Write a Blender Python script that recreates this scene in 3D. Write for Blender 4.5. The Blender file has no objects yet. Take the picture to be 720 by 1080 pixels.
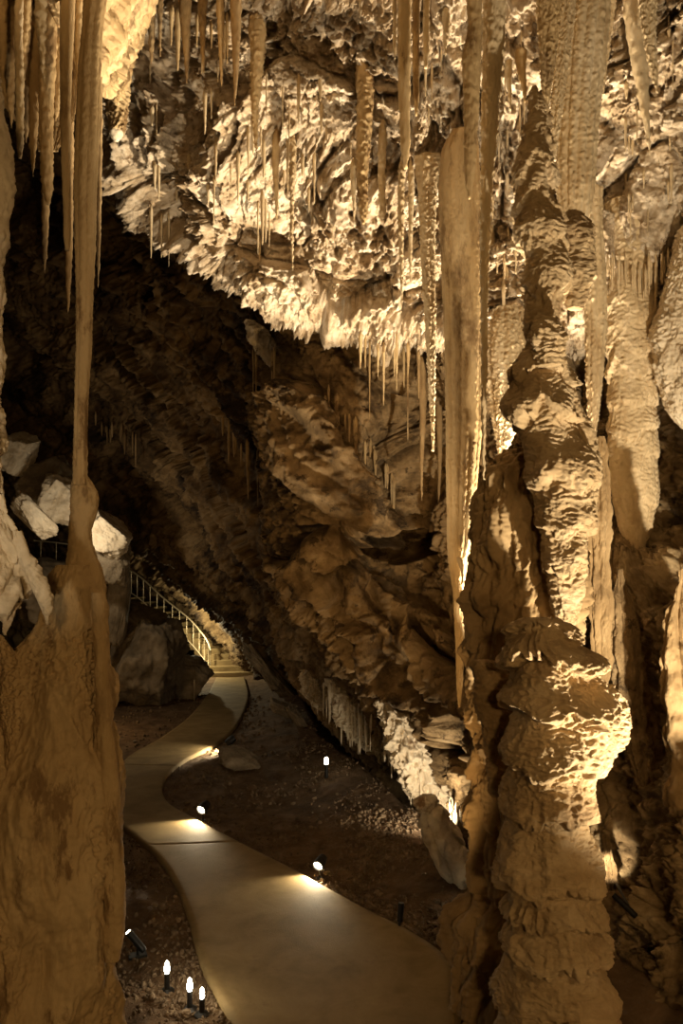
import bpy, math, random
import numpy as np
from mathutils import Vector
from mathutils.bvhtree import BVHTree

random.seed(7)
RNG = np.random.RandomState(11)
F, H, HY = 760.0, 3.4, 605.0          # focal length in px, eye height, horizon row
COL = bpy.context.scene.collection

def W(px, py, d):
    """a point of the cave seen at pixel (px,py), d metres ahead"""
    return np.array([(px - 360.0) * d / F, d, H + (HY - py) * d / F])

def G(px, py, z=0.0):
    d = (H - z) * F / (py - HY)
    return np.array([(px - 360.0) * d / F, d, z])

# ------------------------------------------------------------------ noise
_g = RNG.normal(size=(1024, 3)); _g /= np.linalg.norm(_g, axis=1)[:, None]; _g = _g.astype(np.float32)
_r = RNG.rand(4096, 3).astype(np.float32)

def _hash(ix, iy, iz):
    h = (ix * 73856093) ^ (iy * 19349663) ^ (iz * 83492791)
    h = (h ^ (h >> 13)) * 1274126177
    return (h ^ (h >> 16)) & 0x7fffffff

def perlin(P):
    P = np.asarray(P, dtype=np.float64)
    I = np.floor(P).astype(np.int64); f = (P - I).astype(np.float32)
    u = f * f * f * (f * (f * 6 - 15) + 10)
    out = np.zeros(len(P), np.float32)
    for dx in (0, 1):
        wx = u[:, 0] if dx else 1 - u[:, 0]
        for dy in (0, 1):
            wy = u[:, 1] if dy else 1 - u[:, 1]
            for dz in (0, 1):
                wz = u[:, 2] if dz else 1 - u[:, 2]
                g = _g[_hash(I[:, 0] + dx, I[:, 1] + dy, I[:, 2] + dz) & 1023]
                out += wx * wy * wz * (g[:, 0] * (f[:, 0] - dx) + g[:, 1] * (f[:, 1] - dy) + g[:, 2] * (f[:, 2] - dz))
    return out * 1.5

def fbm(P, octs=3, gain=0.5, lac=2.03, mode='n'):
    a, s, out = 1.0, 1.0, np.zeros(len(P), np.float32)
    for o in range(octs):
        n = perlin(P * s + 17.3 * o)
        if mode == 'b': n = np.abs(n) * 2 - 0.6
        elif mode == 'r': n = 0.6 - np.abs(n) * 2
        out += a * n; a *= gain; s *= lac
    return out

def worley(P, tilt=1.0):
    """blocky facets: each cell is a randomly tilted plane; returns (plane offset, f2-f1)"""
    P = np.asarray(P, dtype=np.float64)
    I = np.floor(P).astype(np.int64)
    f1 = np.full(len(P), 9.0); f2 = np.full(len(P), 9.0); off = np.zeros(len(P))
    for dx in (-1, 0, 1):
        for dy in (-1, 0, 1):
            for dz in (-1, 0, 1):
                h = _hash(I[:, 0] + dx, I[:, 1] + dy, I[:, 2] + dz)
                c = I + np.array([dx, dy, dz]) + _r[h & 4095]
                v = P - c
                d = np.sqrt((v * v).sum(1))
                g = _g[(h >> 5) & 1023]
                o = (v * g).sum(1) * tilt + (_r[(h >> 3) & 4095][:, 0] - 0.5)
                m = d < f1
                f2 = np.where(m, f1, np.minimum(f2, d))
                off = np.where(m, o, off); f1 = np.where(m, d, f1)
    return off.astype(np.float32), (f2 - f1).astype(np.float32)

def warp(P, f, a):
    """bend the coordinates so that nothing repeats in straight rows"""
    return P + a * np.stack([perlin(P * f + 3.3), perlin(P * f + 31.7), perlin(P * f + 57.1)], -1)

def aniso(P, axis, stretch):
    """coordinates in which noise comes out stretched along axis"""
    a = np.array(axis, float); a /= np.linalg.norm(a)
    k = P @ a
    return P + np.outer(k * (1.0 / stretch - 1.0), a)

def smooth(t): 
    t = np.clip(t, 0, 1); return t * t * (3 - 2 * t)

# ------------------------------------------------------------------ splines
def cr(pts, n, t=None):
    """Catmull-Rom through pts (k x c), n samples, spread by chord length"""
    pts = np.asarray(pts, float); k = len(pts)
    if t is None:
        s = np.concatenate([[0], np.cumsum(np.sqrt(np.linalg.norm(np.diff(pts[:, :3], axis=0), axis=1)) + 1e-6)])
        t = np.linspace(0, s[-1], n)
    else:
        s = np.arange(k, dtype=float); t = np.asarray(t, float)
    i = np.clip(np.searchsorted(s, t, 'right') - 1, 0, k - 2)
    m = np.zeros_like(pts)
    m[1:-1] = (pts[2:] - pts[:-2]) / (s[2:] - s[:-2])[:, None]
    m[0] = (pts[1] - pts[0]) / (s[1] - s[0]); m[-1] = (pts[-1] - pts[-2]) / (s[-1] - s[-2])
    h = (s[i + 1] - s[i])[:, None]; u = ((t - s[i]) / h[:, 0])[:, None]
    return ((2*u**3 - 3*u**2 + 1) * pts[i] + (u**3 - 2*u**2 + u) * h * m[i]
            + (-2*u**3 + 3*u**2) * pts[i+1] + (u**3 - u**2) * h * m[i+1])

def lin(xs, ys, x): return np.interp(x, xs, ys)

# ------------------------------------------------------------------ objects
def mesh_obj(name, V, faces, mat, parent=None, smooth_=True, base=None):
    V = np.asarray(V, np.float64)
    loc = np.zeros(3) if base is None else np.asarray(base, float)
    me = bpy.data.meshes.new(name)
    if isinstance(faces, np.ndarray):
        nf, k = faces.shape
        me.vertices.add(len(V)); me.vertices.foreach_set('co', (V - loc).astype(np.float32).ravel())
        me.loops.add(nf * k); me.loops.foreach_set('vertex_index', faces.astype(np.int32).ravel())
        me.polygons.add(nf); me.polygons.foreach_set('loop_start', np.arange(0, nf * k, k, dtype=np.int32))
        me.update(calc_edges=True); me.validate()
    else:
        me.from_pydata([tuple(v) for v in (V - loc)], [], faces); me.update()
    if smooth_:
        me.polygons.foreach_set('use_smooth', np.ones(len(me.polygons), bool))
    o = bpy.data.objects.new(name, me); COL.objects.link(o)
    o.location = loc
    me.materials.append(mat)
    if parent is not None:
        o.parent = parent; o.location = Vector(loc) - parent.location
    return o

def tag(o, label=None, cat=None, group=None, kind=None):
    if label: o['label'] = label
    if cat: o['category'] = cat
    if group: o['group'] = group
    if kind: o['kind'] = kind
    return o

def thing(name, label, cat, loc, group=None):
    o = bpy.data.objects.new(name, None); COL.objects.link(o)
    o.empty_display_size = 0.1
    o.location = Vector(loc)
    return tag(o, label, cat, group)

def grid_faces(nu, nv, wrap=False):
    i, j = np.meshgrid(np.arange(nu - 1), np.arange(nv if wrap else nv - 1), indexing='ij')
    j2 = (j + 1) % nv
    return np.stack([i * nv + j, i * nv + j2, (i + 1) * nv + j2, (i + 1) * nv + j], -1).reshape(-1, 4)

SURF = []   # (bvh) of rock faces that things hang from or lie on

def patch(name, rows, nu, nv, mat, disp, flip=False):
    """a rock face lofted through rows of (px,py,d) points; disp(P,N,u,v) gives the relief in metres along the normal"""
    R = [cr([W(*p) for p in r], nv) for r in rows]
    R = np.stack(R)                                        # rows x nv x 3
    t = np.linspace(0, len(rows) - 1, nu)
    S = cr(R.reshape(len(rows), -1), nu, t).reshape(nu, nv, 3)
    du = np.gradient(S, axis=0); dv = np.gradient(S, axis=1)
    N = np.cross(dv, du); N /= np.linalg.norm(N, axis=2)[..., None] + 1e-9
    eye = np.array([0, 0, H])
    if ((eye - S) * N).sum(2).mean() < 0: N = -N
    P = S.reshape(-1, 3); Nn = N.reshape(-1, 3)
    uu, vv = np.meshgrid(np.linspace(0, 1, nu), np.linspace(0, 1, nv), indexing='ij')
    P = P + Nn * disp(P, Nn, uu.ravel(), vv.ravel())[:, None]
    fc = grid_faces(nu, nv)
    a, b, c = P[fc[len(fc)//2][0]], P[fc[len(fc)//2][1]], P[fc[len(fc)//2][2]]
    if np.dot(np.cross(b - a, c - a), Nn[fc[len(fc)//2][0]]) < 0: fc = fc[:, ::-1].copy()
    o = mesh_obj(name, P, fc, mat)
    tag(o, kind='structure')
    Q = P.reshape(nu, nv, 3)[::3, ::3]; n1, n2 = Q.shape[:2]
    SURF.append(BVHTree.FromPolygons([tuple(p) for p in Q.reshape(-1, 3)], [tuple(int(x) for x in q) for q in grid_faces(n1, n2)]))
    return o

def hit(px, py):
    """depth of the nearest rock face seen at a pixel"""
    d = Vector(W(px, py, 1.0)) - Vector((0, 0, H)); d.normalize()
    best = None
    for b in SURF:
        loc, n, i, dist = b.ray_cast(Vector((0, 0, H)), d)
        if loc is not None and (best is None or loc.y < best): best = loc.y
    return best

def column(name, levels, d, mat, parent=None, nz=120, nt=64, ratio=1.0, relief=None, close=True, dlev=None, base=None, lean=None):
    """a body of revolution-like rock: levels = (py, left px, right px) from top to bottom at depth d"""
    L = np.array(levels, float)
    s = np.linspace(L[0, 0], L[-1, 0], nz)
    from_l = np.interp(s, L[:, 0], L[:, 1]); from_r = np.interp(s, L[:, 0], L[:, 2])
    # light smoothing of the outline
    k = max(1, nz // (len(L) * 4))
    if k > 1:
        ker = np.ones(2 * k + 1) / (2 * k + 1)
        pad = lambda a: np.convolve(np.concatenate([np.full(k, a[0]), a, np.full(k, a[-1])]), ker, 'valid')
        from_l, from_r = pad(from_l), pad(from_r)
    dd = np.full(nz, d) if dlev is None else np.interp(s, [q[0] for q in dlev], [q[1] for q in dlev])
    cx = ((from_l + from_r) / 2 - 360) * dd / F
    rx = np.maximum((from_r - from_l) / 2, 0.15) * dd / F
    z = H + (HY - s) * dd / F
    th = np.linspace(0, 2 * np.pi, nt, endpoint=False)
    C, Sn = np.cos(th), np.sin(th)
    P = np.zeros((nz, nt, 3)); N = np.zeros((nz, nt, 3))
    P[..., 0] = cx[:, None] + rx[:, None] * C; P[..., 1] = dd[:, None] + rx[:, None] * ratio * Sn; P[..., 2] = z[:, None]
    N[..., 0] = C; N[..., 1] = Sn
    R = np.repeat(rx[:, None], nt, 1)
    if relief is not None:
        off = relief(P.reshape(-1, 3), np.tile(th, nz), np.repeat(s, nt), R.ravel()).reshape(nz, nt)
        P = P + N * off[..., None]
    V = P.reshape(-1, 3)
    fc = grid_faces(nz, nt, True)
    n = len(V)
    V = np.vstack([V, P[0].mean(0)[None], P[-1].mean(0)[None]])
    cap = []
    for j in range(nt):
        cap.append((j, (j + 1) % nt, n, n)); cap.append(((nz - 1) * nt + (j + 1) % nt, (nz - 1) * nt + j, n + 1, n + 1))
    fl = [tuple(int(x) for x in q) for q in fc[:, ::-1]]
    faces = fl + [(a, b, c) for a, b, c, _ in cap]
    b = base if base is not None else (P[0].mean(0) if name.startswith(('stalactite', 'drapery')) or 'stalactite' in name else P[-1].mean(0))
    return mesh_obj(name, V, faces, mat, parent, base=b)

# ------------------------------------------------------------------ materials
def new_mat(name):
    m = bpy.data.materials.new(name); m.use_nodes = True
    nt = m.node_tree; b = nt.nodes['Principled BSDF']
    return m, nt, b

def rock_mat(name, cols, scale=1.5, stain=None, rough=0.85, bump=0.5, bump_scale=35.0, spec=0.25, stretch=(1, 1, 1), bump_d=0.02):
    """cols: list of (pos, rgb) for the mottling; stain: (rgb, scale, threshold, softness)"""
    m, nt, b = new_mat(name); nd, lk = nt.nodes, nt.links
    geo = nd.new('ShaderNodeNewGeometry')
    mp = nd.new('ShaderNodeMapping'); mp.inputs['Scale'].default_value = stretch
    lk.new(geo.outputs['Position'], mp.inputs['Vector'])
    n1 = nd.new('ShaderNodeTexNoise'); n1.inputs['Scale'].default_value = scale; n1.inputs['Detail'].default_value = 9; n1.inputs['Roughness'].default_value = 0.65
    n1.inputs['Distortion'].default_value = 0.4
    lk.new(mp.outputs[0], n1.inputs['Vector'])
    cr_ = nd.new('ShaderNodeValToRGB'); e = cr_.color_ramp.elements
    e[0].position, e[0].color = cols[0][0], (*cols[0][1], 1)
    e[1].position, e[1].color = cols[-1][0], (*cols[-1][1], 1)
    for p, c in cols[1:-1]:
        q = e.new(p); q.color = (*c, 1)
    lk.new(n1.outputs['Fac'], cr_.inputs['Fac'])
    out = cr_.outputs['Color']
    for st in (stain or []):
        n2 = nd.new('ShaderNodeTexNoise'); n2.inputs['Scale'].default_value = st[1]; n2.inputs['Detail'].default_value = 7; n2.inputs['Roughness'].default_value = 0.7
        lk.new(mp.outputs[0], n2.inputs['Vector'])
        mr = nd.new('ShaderNodeMapRange'); mr.inputs['From Min'].default_value = st[2]; mr.inputs['From Max'].default_value = st[2] + st[3]
        lk.new(n2.outputs['Fac'], mr.inputs['Value'])
        mx = nd.new('ShaderNodeMix'); mx.data_type = 'RGBA'
        lk.new(mr.outputs[0], mx.inputs['Factor']); lk.new(out, mx.inputs['A']); mx.inputs['B'].default_value = (*st[0], 1)
        out = mx.outputs['Result']
    lk.new(out, b.inputs['Base Color'])
    n3 = nd.new('ShaderNodeTexNoise'); n3.inputs['Scale'].default_value = bump_scale; n3.inputs['Detail'].default_value = 6; n3.inputs['Roughness'].default_value = 0.7
    lk.new(mp.outputs[0], n3.inputs['Vector'])
    bp = nd.new('ShaderNodeBump'); bp.inputs['Strength'].default_value = bump; bp.inputs['Distance'].default_value = bump_d
    lk.new(n3.outputs['Fac'], bp.inputs['Height']); lk.new(bp.outputs[0], b.inputs['Normal'])
    b.inputs['Roughness'].default_value = rough
    b.inputs['Specular IOR Level'].default_value = spec
    return m

def plain(name, rgb, rough=0.6, metal=0.0, emit=None, strength=0.0):
    m, nt, b = new_mat(name)
    n = nt.nodes.new('ShaderNodeTexNoise'); n.inputs['Scale'].default_value = 60; n.inputs['Detail'].default_value = 3
    mx = nt.nodes.new('ShaderNodeMix'); mx.data_type = 'RGBA'
    mx.inputs['A'].default_value = (*[c * 0.85 for c in rgb], 1); mx.inputs['B'].default_value = (*[min(1, c * 1.15) for c in rgb], 1)
    nt.links.new(n.outputs['Fac'], mx.inputs['Factor']); nt.links.new(mx.outputs['Result'], b.inputs['Base Color'])
    b.inputs['Roughness'].default_value = rough; b.inputs['Metallic'].default_value = metal
    if emit:
        b.inputs['Emission Color'].default_value = (*emit, 1); b.inputs['Emission Strength'].default_value = strength
    return m

M_ceil = rock_mat('crusted_ceiling_rock', [(0.30, (0.10, 0.065, 0.035)), (0.42, (0.36, 0.26, 0.155)), (0.55, (0.55, 0.44, 0.31)), (0.72, (0.72, 0.62, 0.48))], 3.0,
                  [((0.12, 0.08, 0.045), 0.9, 0.60, 0.10), ((0.16, 0.10, 0.05), 4.5, 0.60, 0.06)], bump=0.9, bump_scale=24, bump_d=0.045)
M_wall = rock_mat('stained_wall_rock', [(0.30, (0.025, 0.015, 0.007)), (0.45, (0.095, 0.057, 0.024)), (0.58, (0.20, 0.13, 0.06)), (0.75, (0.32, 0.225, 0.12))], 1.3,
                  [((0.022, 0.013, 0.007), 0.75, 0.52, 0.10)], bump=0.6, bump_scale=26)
M_slab = rock_mat('ochre_slab_rock', [(0.30, (0.06, 0.036, 0.016)), (0.45, (0.18, 0.115, 0.052)), (0.6, (0.31, 0.21, 0.105)), (0.75, (0.48, 0.36, 0.215))], 2.2,
                  [((0.045, 0.027, 0.012), 1.0, 0.55, 0.08), ((0.08, 0.05, 0.024), 4.0, 0.57, 0.06)], bump=0.85, bump_scale=22, bump_d=0.04)
M_east = rock_mat('patchy_brown_rock', [(0.30, (0.06, 0.038, 0.017)), (0.45, (0.19, 0.125, 0.06)), (0.6, (0.36, 0.26, 0.14)), (0.75, (0.52, 0.41, 0.26))], 2.2,
                  [((0.04, 0.025, 0.012), 1.3, 0.57, 0.07)], bump=0.8, bump_scale=26, bump_d=0.035)
M_flow = rock_mat('smooth_ochre_flowstone', [(0.30, (0.30, 0.19, 0.08)), (0.5, (0.42, 0.29, 0.14)), (0.72, (0.54, 0.40, 0.22))], 2.0,
                  [((0.13, 0.072, 0.028), 1.9, 0.54, 0.12), ((0.20, 0.12, 0.05), 6.0, 0.56, 0.08)], bump=0.55, bump_scale=40, stretch=(1, 1, 0.35), spec=0.35, rough=0.7)
M_drip = rock_mat('pale_dripstone', [(0.30, (0.36, 0.25, 0.13)), (0.5, (0.52, 0.40, 0.24)), (0.72, (0.66, 0.54, 0.37))], 3.0, None,
                  bump=0.45, bump_scale=45, stretch=(1, 1, 0.4))
M_tower = rock_mat('scalloped_dripstone', [(0.30, (0.30, 0.20, 0.10)), (0.5, (0.46, 0.33, 0.18)), (0.72, (0.60, 0.46, 0.29))], 2.4,
                   [((0.20, 0.115, 0.05), 1.3, 0.58, 0.12)], bump=0.85, bump_scale=30, stretch=(1, 1, 1.8), bump_d=0.03)
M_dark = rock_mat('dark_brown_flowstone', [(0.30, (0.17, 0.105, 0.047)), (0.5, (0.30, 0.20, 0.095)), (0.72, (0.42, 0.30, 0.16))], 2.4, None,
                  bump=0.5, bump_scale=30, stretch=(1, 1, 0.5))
M_pale = rock_mat('pale_limestone', [(0.30, (0.34, 0.26, 0.16)), (0.5, (0.60, 0.50, 0.36)), (0.72, (0.76, 0.67, 0.52))], 2.6,
                  [((0.20, 0.12, 0.06), 2.0, 0.60, 0.08)], bump=0.5, bump_scale=30)
M_boulder = rock_mat('grey_brown_boulder', [(0.30, (0.10, 0.075, 0.045)), (0.5, (0.22, 0.17, 0.11)), (0.72, (0.36, 0.29, 0.20))], 2.0, None, bump=0.6, bump_scale=22)
M_soil = rock_mat('brown_cave_soil', [(0.30, (0.075, 0.044, 0.022)), (0.5, (0.14, 0.085, 0.044)), (0.72, (0.24, 0.155, 0.088))], 3.0,
                  [((0.16, 0.11, 0.07), 9.0, 0.58, 0.05)], bump=0.9, bump_scale=45, bump_d=0.03)
M_gravel = rock_mat('grey_gravel', [(0.30, (0.08, 0.053, 0.030)), (0.5, (0.15, 0.103, 0.062)), (0.72, (0.27, 0.195, 0.12))], 6.0, None, bump=0.4, bump_scale=50)
M_conc = rock_mat('brushed_concrete', [(0.30, (0.18, 0.122, 0.052)), (0.5, (0.25, 0.175, 0.078)), (0.72, (0.31, 0.225, 0.108))], 2.4,
                  [((0.20, 0.13, 0.065), 2.2, 0.60, 0.12)], bump=0.25, bump_scale=70, stretch=(1, 1, 1), rough=0.8)
M_black = plain('black_painted_metal', (0.012, 0.011, 0.010), 0.45, 0.3)
M_rail = plain('dull_steel_railing', (0.42, 0.34, 0.22), 0.45, 0.4)
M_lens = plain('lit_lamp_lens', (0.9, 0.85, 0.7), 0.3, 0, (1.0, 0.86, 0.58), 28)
M_bulb = plain('lit_lamp_bulb', (0.9, 0.85, 0.7), 0.3, 0, (1.0, 0.90, 0.68), 40)
M_sign = plain('pale_painted_metal', (0.75, 0.68, 0.52), 0.5)

# ------------------------------------------------------------------ the setting
STR = np.array([0.56, -0.35, -0.75])       # the dip of the beds

def d_wall(P, N, u, v):
    P0 = P; P = warp(P, 0.6, 0.45); A = aniso(P, STR, 3.2)
    o1, c1 = worley(A * 0.75 + 3.1, 0.9)
    o2, c2 = worley(A * 2.0 + 9.7, 0.9)
    x = 0.34 * fbm(A * 0.5, 2) + 0.32 * o1 + 0.13 * o2 - 0.12 * smooth(1 - c1 / 0.12)
    x += 0.12 * fbm(A * 2.6, 3, mode='b') + 0.06 * fbm(P * 6.0, 3, 0.6, mode='b') + 0.08 * worley(P * 3.6 + 2, 1.0)[0]
    x -= 0.25 * smooth((perlin(aniso(P, STR, 5.0) * 1.0 + 33) - 0.22) / 0.16)
    return x

def polyd(P, pts):
    """distance in metres (seen from the front) of points P from a chain of points on the wall, and which side"""
    q = P[:, [0, 2]]; best = np.full(len(P), 1e9); side = np.zeros(len(P))
    K = [W(*p)[[0, 2]] for p in pts]
    for a, b in zip(K, K[1:]):
        e = b - a; t = np.clip(((q - a) @ e) / (e @ e), 0, 1)
        w = q - a - t[:, None] * e; dd = np.hypot(w[:, 0], w[:, 1])
        cr_ = e[0] * w[:, 1] - e[1] * w[:, 0]
        m = dd < best; side = np.where(m, np.sign(cr_), side); best = np.where(m, dd, best)
    return best, side

def blob(P, c, rx, rz, soft=0.6):
    o = W(*c); r = np.sqrt(((P[:, 0] - o[0]) / rx) ** 2 + ((P[:, 2] - o[2]) / rz) ** 2)
    return smooth((1.0 + soft - r) / (2 * soft))

def d_slab(P, N, u, v):
    Pw = P + 0.16 * np.stack([perlin(P * 1.7 + 2), 0 * u, perlin(P * 1.7 + 9)], -1) + 0.05 * np.stack([perlin(P * 6 + 2), 0 * u, perlin(P * 6 + 9)], -1)
    shape = 0.0
    for pts, w_, h_, cut in [([(312, 436, 10.2), (330, 480, 9.9), (352, 530, 9.6), (372, 562, 9.6)], 0.34, 0.36, 0.30),      # the boulder-like slab
                             ([(352, 590, 9.8), (395, 655, 9.7), (440, 715, 9.5), (500, 780, 9.0)], 0.30, 0.30, 0.34),        # ribs below it
                             ([(322, 600, 10.2), (345, 660, 10.2), (390, 715, 10), (450, 770, 9.6)], 0.26, 0.26, 0.30),
                             ([(420, 625, 10.0), (455, 685, 9.6), (500, 735, 9.0)], 0.26, 0.16, 0.22)]:
        dd, sd = polyd(Pw, pts)
        shape = shape + h_ * smooth((w_ + 0.10 - dd) / 0.16) - cut * np.exp(-((dd - w_ - 0.12) / 0.06) ** 2)
    shape = shape - 0.85 * blob(Pw, (424, 572, 10.2), 0.46, 0.16, 0.35) - 0.40 * blob(Pw, (428, 490, 10.0), 0.42, 0.75, 0.4)
    P = warp(P, 0.5, 0.5); A = aniso(P, STR, 7.0)
    o1, c1 = worley(A * 0.8 + 1.7, 0.8)
    o2, c2 = worley(A * 2.1 + 4.1, 0.9)
    x = 0.26 * fbm(A * 0.7 + 5, 2) + 0.34 * o1 - 0.26 * smooth(1 - c1 / 0.10) + 0.07 * o2 - 0.03 * smooth(1 - c2 / 0.1)
    x += 0.08 * fbm(A * 2.8, 3, mode='b') + 0.028 * fbm(P * 8.0, 3, 0.6, mode='b') + 0.03 * worley(aniso(P, STR, 2.0) * 5.0 + 2, 1.0)[0]
    x -= 0.20 * smooth((perlin(aniso(P, STR, 5.0) * 1.6 + 33) - 0.22) / 0.16)
    return x * 0.8 + shape + 0.07 * worley(P * 3.2 + 5, 1.0)[0] + 0.05 * fbm(P * 5.0, 3, 0.6, mode='b') + 0.03 * worley(P * 8.0 + 5, 1.0)[0]

def d_ceil(P, N, u, v):
    P = warp(P, 0.8, 0.3)
    o1, c1 = worley(P * 0.8 + 2.3, 1.0)
    o2, c2 = worley(aniso(P, (0, 0, 1), 1.6) * 2.0 + 7.9, 1.0)
    o3, c3 = worley(P * 5.0 + 1.9, 1.0)
    o4, c4 = worley(P * 12.0 + 5.9, 1.0)
    V = aniso(P, (0, 0, 1), 4.0)
    m = smooth((perlin(P * 0.8 + 40) + 0.30) / 0.5)            # where the crust is rough
    k = smooth((perlin(P * 0.9 + 61) + 0.12) / 0.35)           # where it runs down in drips
    hole = smooth((perlin(aniso(P, (0.6, 0, -0.8), 2.0) * 0.9 + 77) - 0.26) / 0.25)
    x = 0.30 * fbm(P * 0.6 + 2, 2) + 0.30 * o1 + 0.18 * o2 - 0.12 * smooth(1 - c1 / 0.1) - 0.06 * smooth(1 - c2 / 0.12) - 0.30 * hole
    x += (0.04 + 0.09 * m) * o3 + (0.012 + 0.030 * m) * o4 + (0.05 + 0.06 * m) * fbm(P * 6.0, 3, 0.6, mode='b') + 0.022 * fbm(P * 24, 3, 0.65)
    x -= 0.10 * smooth((perlin(P * 4.2 + 13) - 0.22) / 0.2) * m
    x += 0.15 * k * fbm(V * 5.0, 3, 0.6, mode='r') + 0.05 * k * fbm(aniso(P, (0, 0, 1), 5.0) * 14.0, 2, 0.6, mode='r')
    return x

def d_east(P, N, u, v):
    P = warp(P, 0.8, 0.3)
    o1, c1 = worley(aniso(P, (0.3, -0.2, -0.9), 2.5) * 0.9 + 6.1, 0.9)
    V = aniso(P, (0.25, -0.15, -1), 3.5)
    x = 0.28 * fbm(P * 0.7 + 8, 2) + 0.26 * o1 - 0.1 * smooth(1 - c1 / 0.1)
    o2, c2 = worley(aniso(P, (0.45, -0.2, -0.85), 2.5) * 2.6 + 1.1, 1.0); o3, c3 = worley(P * 7.0 + 3, 1.0)
    x += 0.13 * fbm(V * 2.4, 3, mode='b') + 0.06 * fbm(P * 7.0, 3, 0.6, mode='b') + 0.12 * o2 - 0.06 * smooth(1 - c2 / 0.12) + 0.045 * o3
    return x

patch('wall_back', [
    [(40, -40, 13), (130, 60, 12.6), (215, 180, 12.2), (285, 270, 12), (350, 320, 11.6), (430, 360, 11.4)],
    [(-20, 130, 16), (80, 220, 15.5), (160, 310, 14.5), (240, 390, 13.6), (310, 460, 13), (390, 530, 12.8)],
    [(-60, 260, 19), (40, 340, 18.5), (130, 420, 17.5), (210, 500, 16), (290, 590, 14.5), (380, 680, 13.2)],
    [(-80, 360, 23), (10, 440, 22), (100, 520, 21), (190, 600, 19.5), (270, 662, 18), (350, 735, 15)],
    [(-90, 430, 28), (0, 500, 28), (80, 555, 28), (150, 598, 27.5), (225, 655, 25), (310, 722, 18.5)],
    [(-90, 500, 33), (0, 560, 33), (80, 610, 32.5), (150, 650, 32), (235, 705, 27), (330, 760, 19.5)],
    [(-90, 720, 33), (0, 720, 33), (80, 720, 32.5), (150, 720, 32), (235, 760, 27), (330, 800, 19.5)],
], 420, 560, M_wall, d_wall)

patch('wall_right', [
    [(262, 318, 12.5), (285, 322, 10.8), (330, 332, 9.8), (400, 345, 9.4), (470, 355, 8.9), (540, 365, 8.5), (620, 370, 8.2)],
    [(278, 425, 12.8), (290, 416, 10.8), (335, 420, 9.7), (410, 430, 9.7), (470, 440, 9.0), (540, 440, 8.5), (620, 440, 8.2)],
    [(274, 505, 12.8), (286, 500, 10.6), (335, 500, 9.4), (385, 510, 9.5), (440, 530, 10.3), (510, 540, 9.0), (620, 540, 8.1)],
    [(282, 605, 13), (296, 600, 10.8), (345, 600, 9.8), (400, 605, 9.9), (450, 600, 10.5), (520, 620, 8.9), (620, 630, 8.0)],
    [(298, 695, 15), (322, 680, 11.8), (385, 690, 10.0), (445, 690, 9.6), (510, 700, 8.8), (560, 705, 8.2), (630, 710, 7.7)],
    [(368, 785, 15.5), (372, 762, 12.0), (415, 758, 10.3), (470, 765, 9.4), (535, 770, 8.5), (580, 780, 8.0), (650, 790, 7.3)],
    [(440, 850, 13.5), (432, 826, 10.4), (468, 826, 9.4), (515, 838, 8.6), (565, 850, 7.9), (610, 860, 7.4), (670, 870, 6.8)],
    [(500, 925, 12), (500, 892, 9.2), (530, 895, 8.4), (570, 910, 7.8), (610, 920, 7.3), (650, 930, 6.9), (720, 940, 6.2)],
    [(580, 1040, 10), (575, 1000, 8.2), (605, 1005, 7.6), (635, 1010, 7.1), (665, 1020, 6.7), (700, 1030, 6.3), (780, 1040, 5.7)],
], 520, 460, M_slab, d_slab)

patch('ceiling', [
    [(20, -120, 12), (100, 60, 11.4), (170, 190, 11.2), (240, 275, 11), (330, 318, 11), (430, 330, 10.8), (520, 340, 10), (620, 340, 9.4), (760, 330, 8.6)],
    [(60, -80, 8.6), (108, 125, 8.6), (180, 245, 8.8), (258, 312, 8.9), (335, 338, 9.0), (430, 352, 9.0), (520, 360, 8.6), (620, 360, 8.2), (770, 350, 7.5)],
    [(90, -110, 7.6), (165, 90, 7.9), (230, 180, 8.0), (300, 245, 8.2), (370, 275, 8.3), (440, 285, 8.3), (520, 290, 8.0), (620, 290, 7.7), (770, 285, 7.1)],
    [(120, -130, 7.0), (215, 30, 7.2), (290, 100, 7.3), (360, 145, 7.5), (430, 165, 7.6), (520, 175, 7.4), (620, 180, 7.3), (770, 180, 6.7)],
    [(150, -150, 6.4), (250, -40, 6.6), (320, 10, 6.8), (380, 40, 6.9), (440, 55, 6.9), (520, 60, 6.9), (620, 70, 6.9), (770, 80, 6.4)],
    [(170, -200, 5.9), (260, -120, 6.0), (330, -80, 6.1), (400, -60, 6.2), (460, -60, 6.2), (540, -60, 6.2), (640, -60, 6.2), (790, -60, 5.9)],
    [(120, -420, 4.7), (240, -420, 4.7), (330, -420, 4.7), (420, -420, 4.7), (500, -420, 4.7), (600, -420, 4.7), (700, -420, 4.7), (860, -420, 4.7)],
    [(-100, -900, 3.2), (150, -900, 3.2), (300, -900, 3.2), (420, -900, 3.2), (540, -900, 3.2), (660, -900, 3.2), (800, -900, 3.2), (1000, -900, 3.2)],
], 620, 760, M_ceil, d_ceil)

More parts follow.
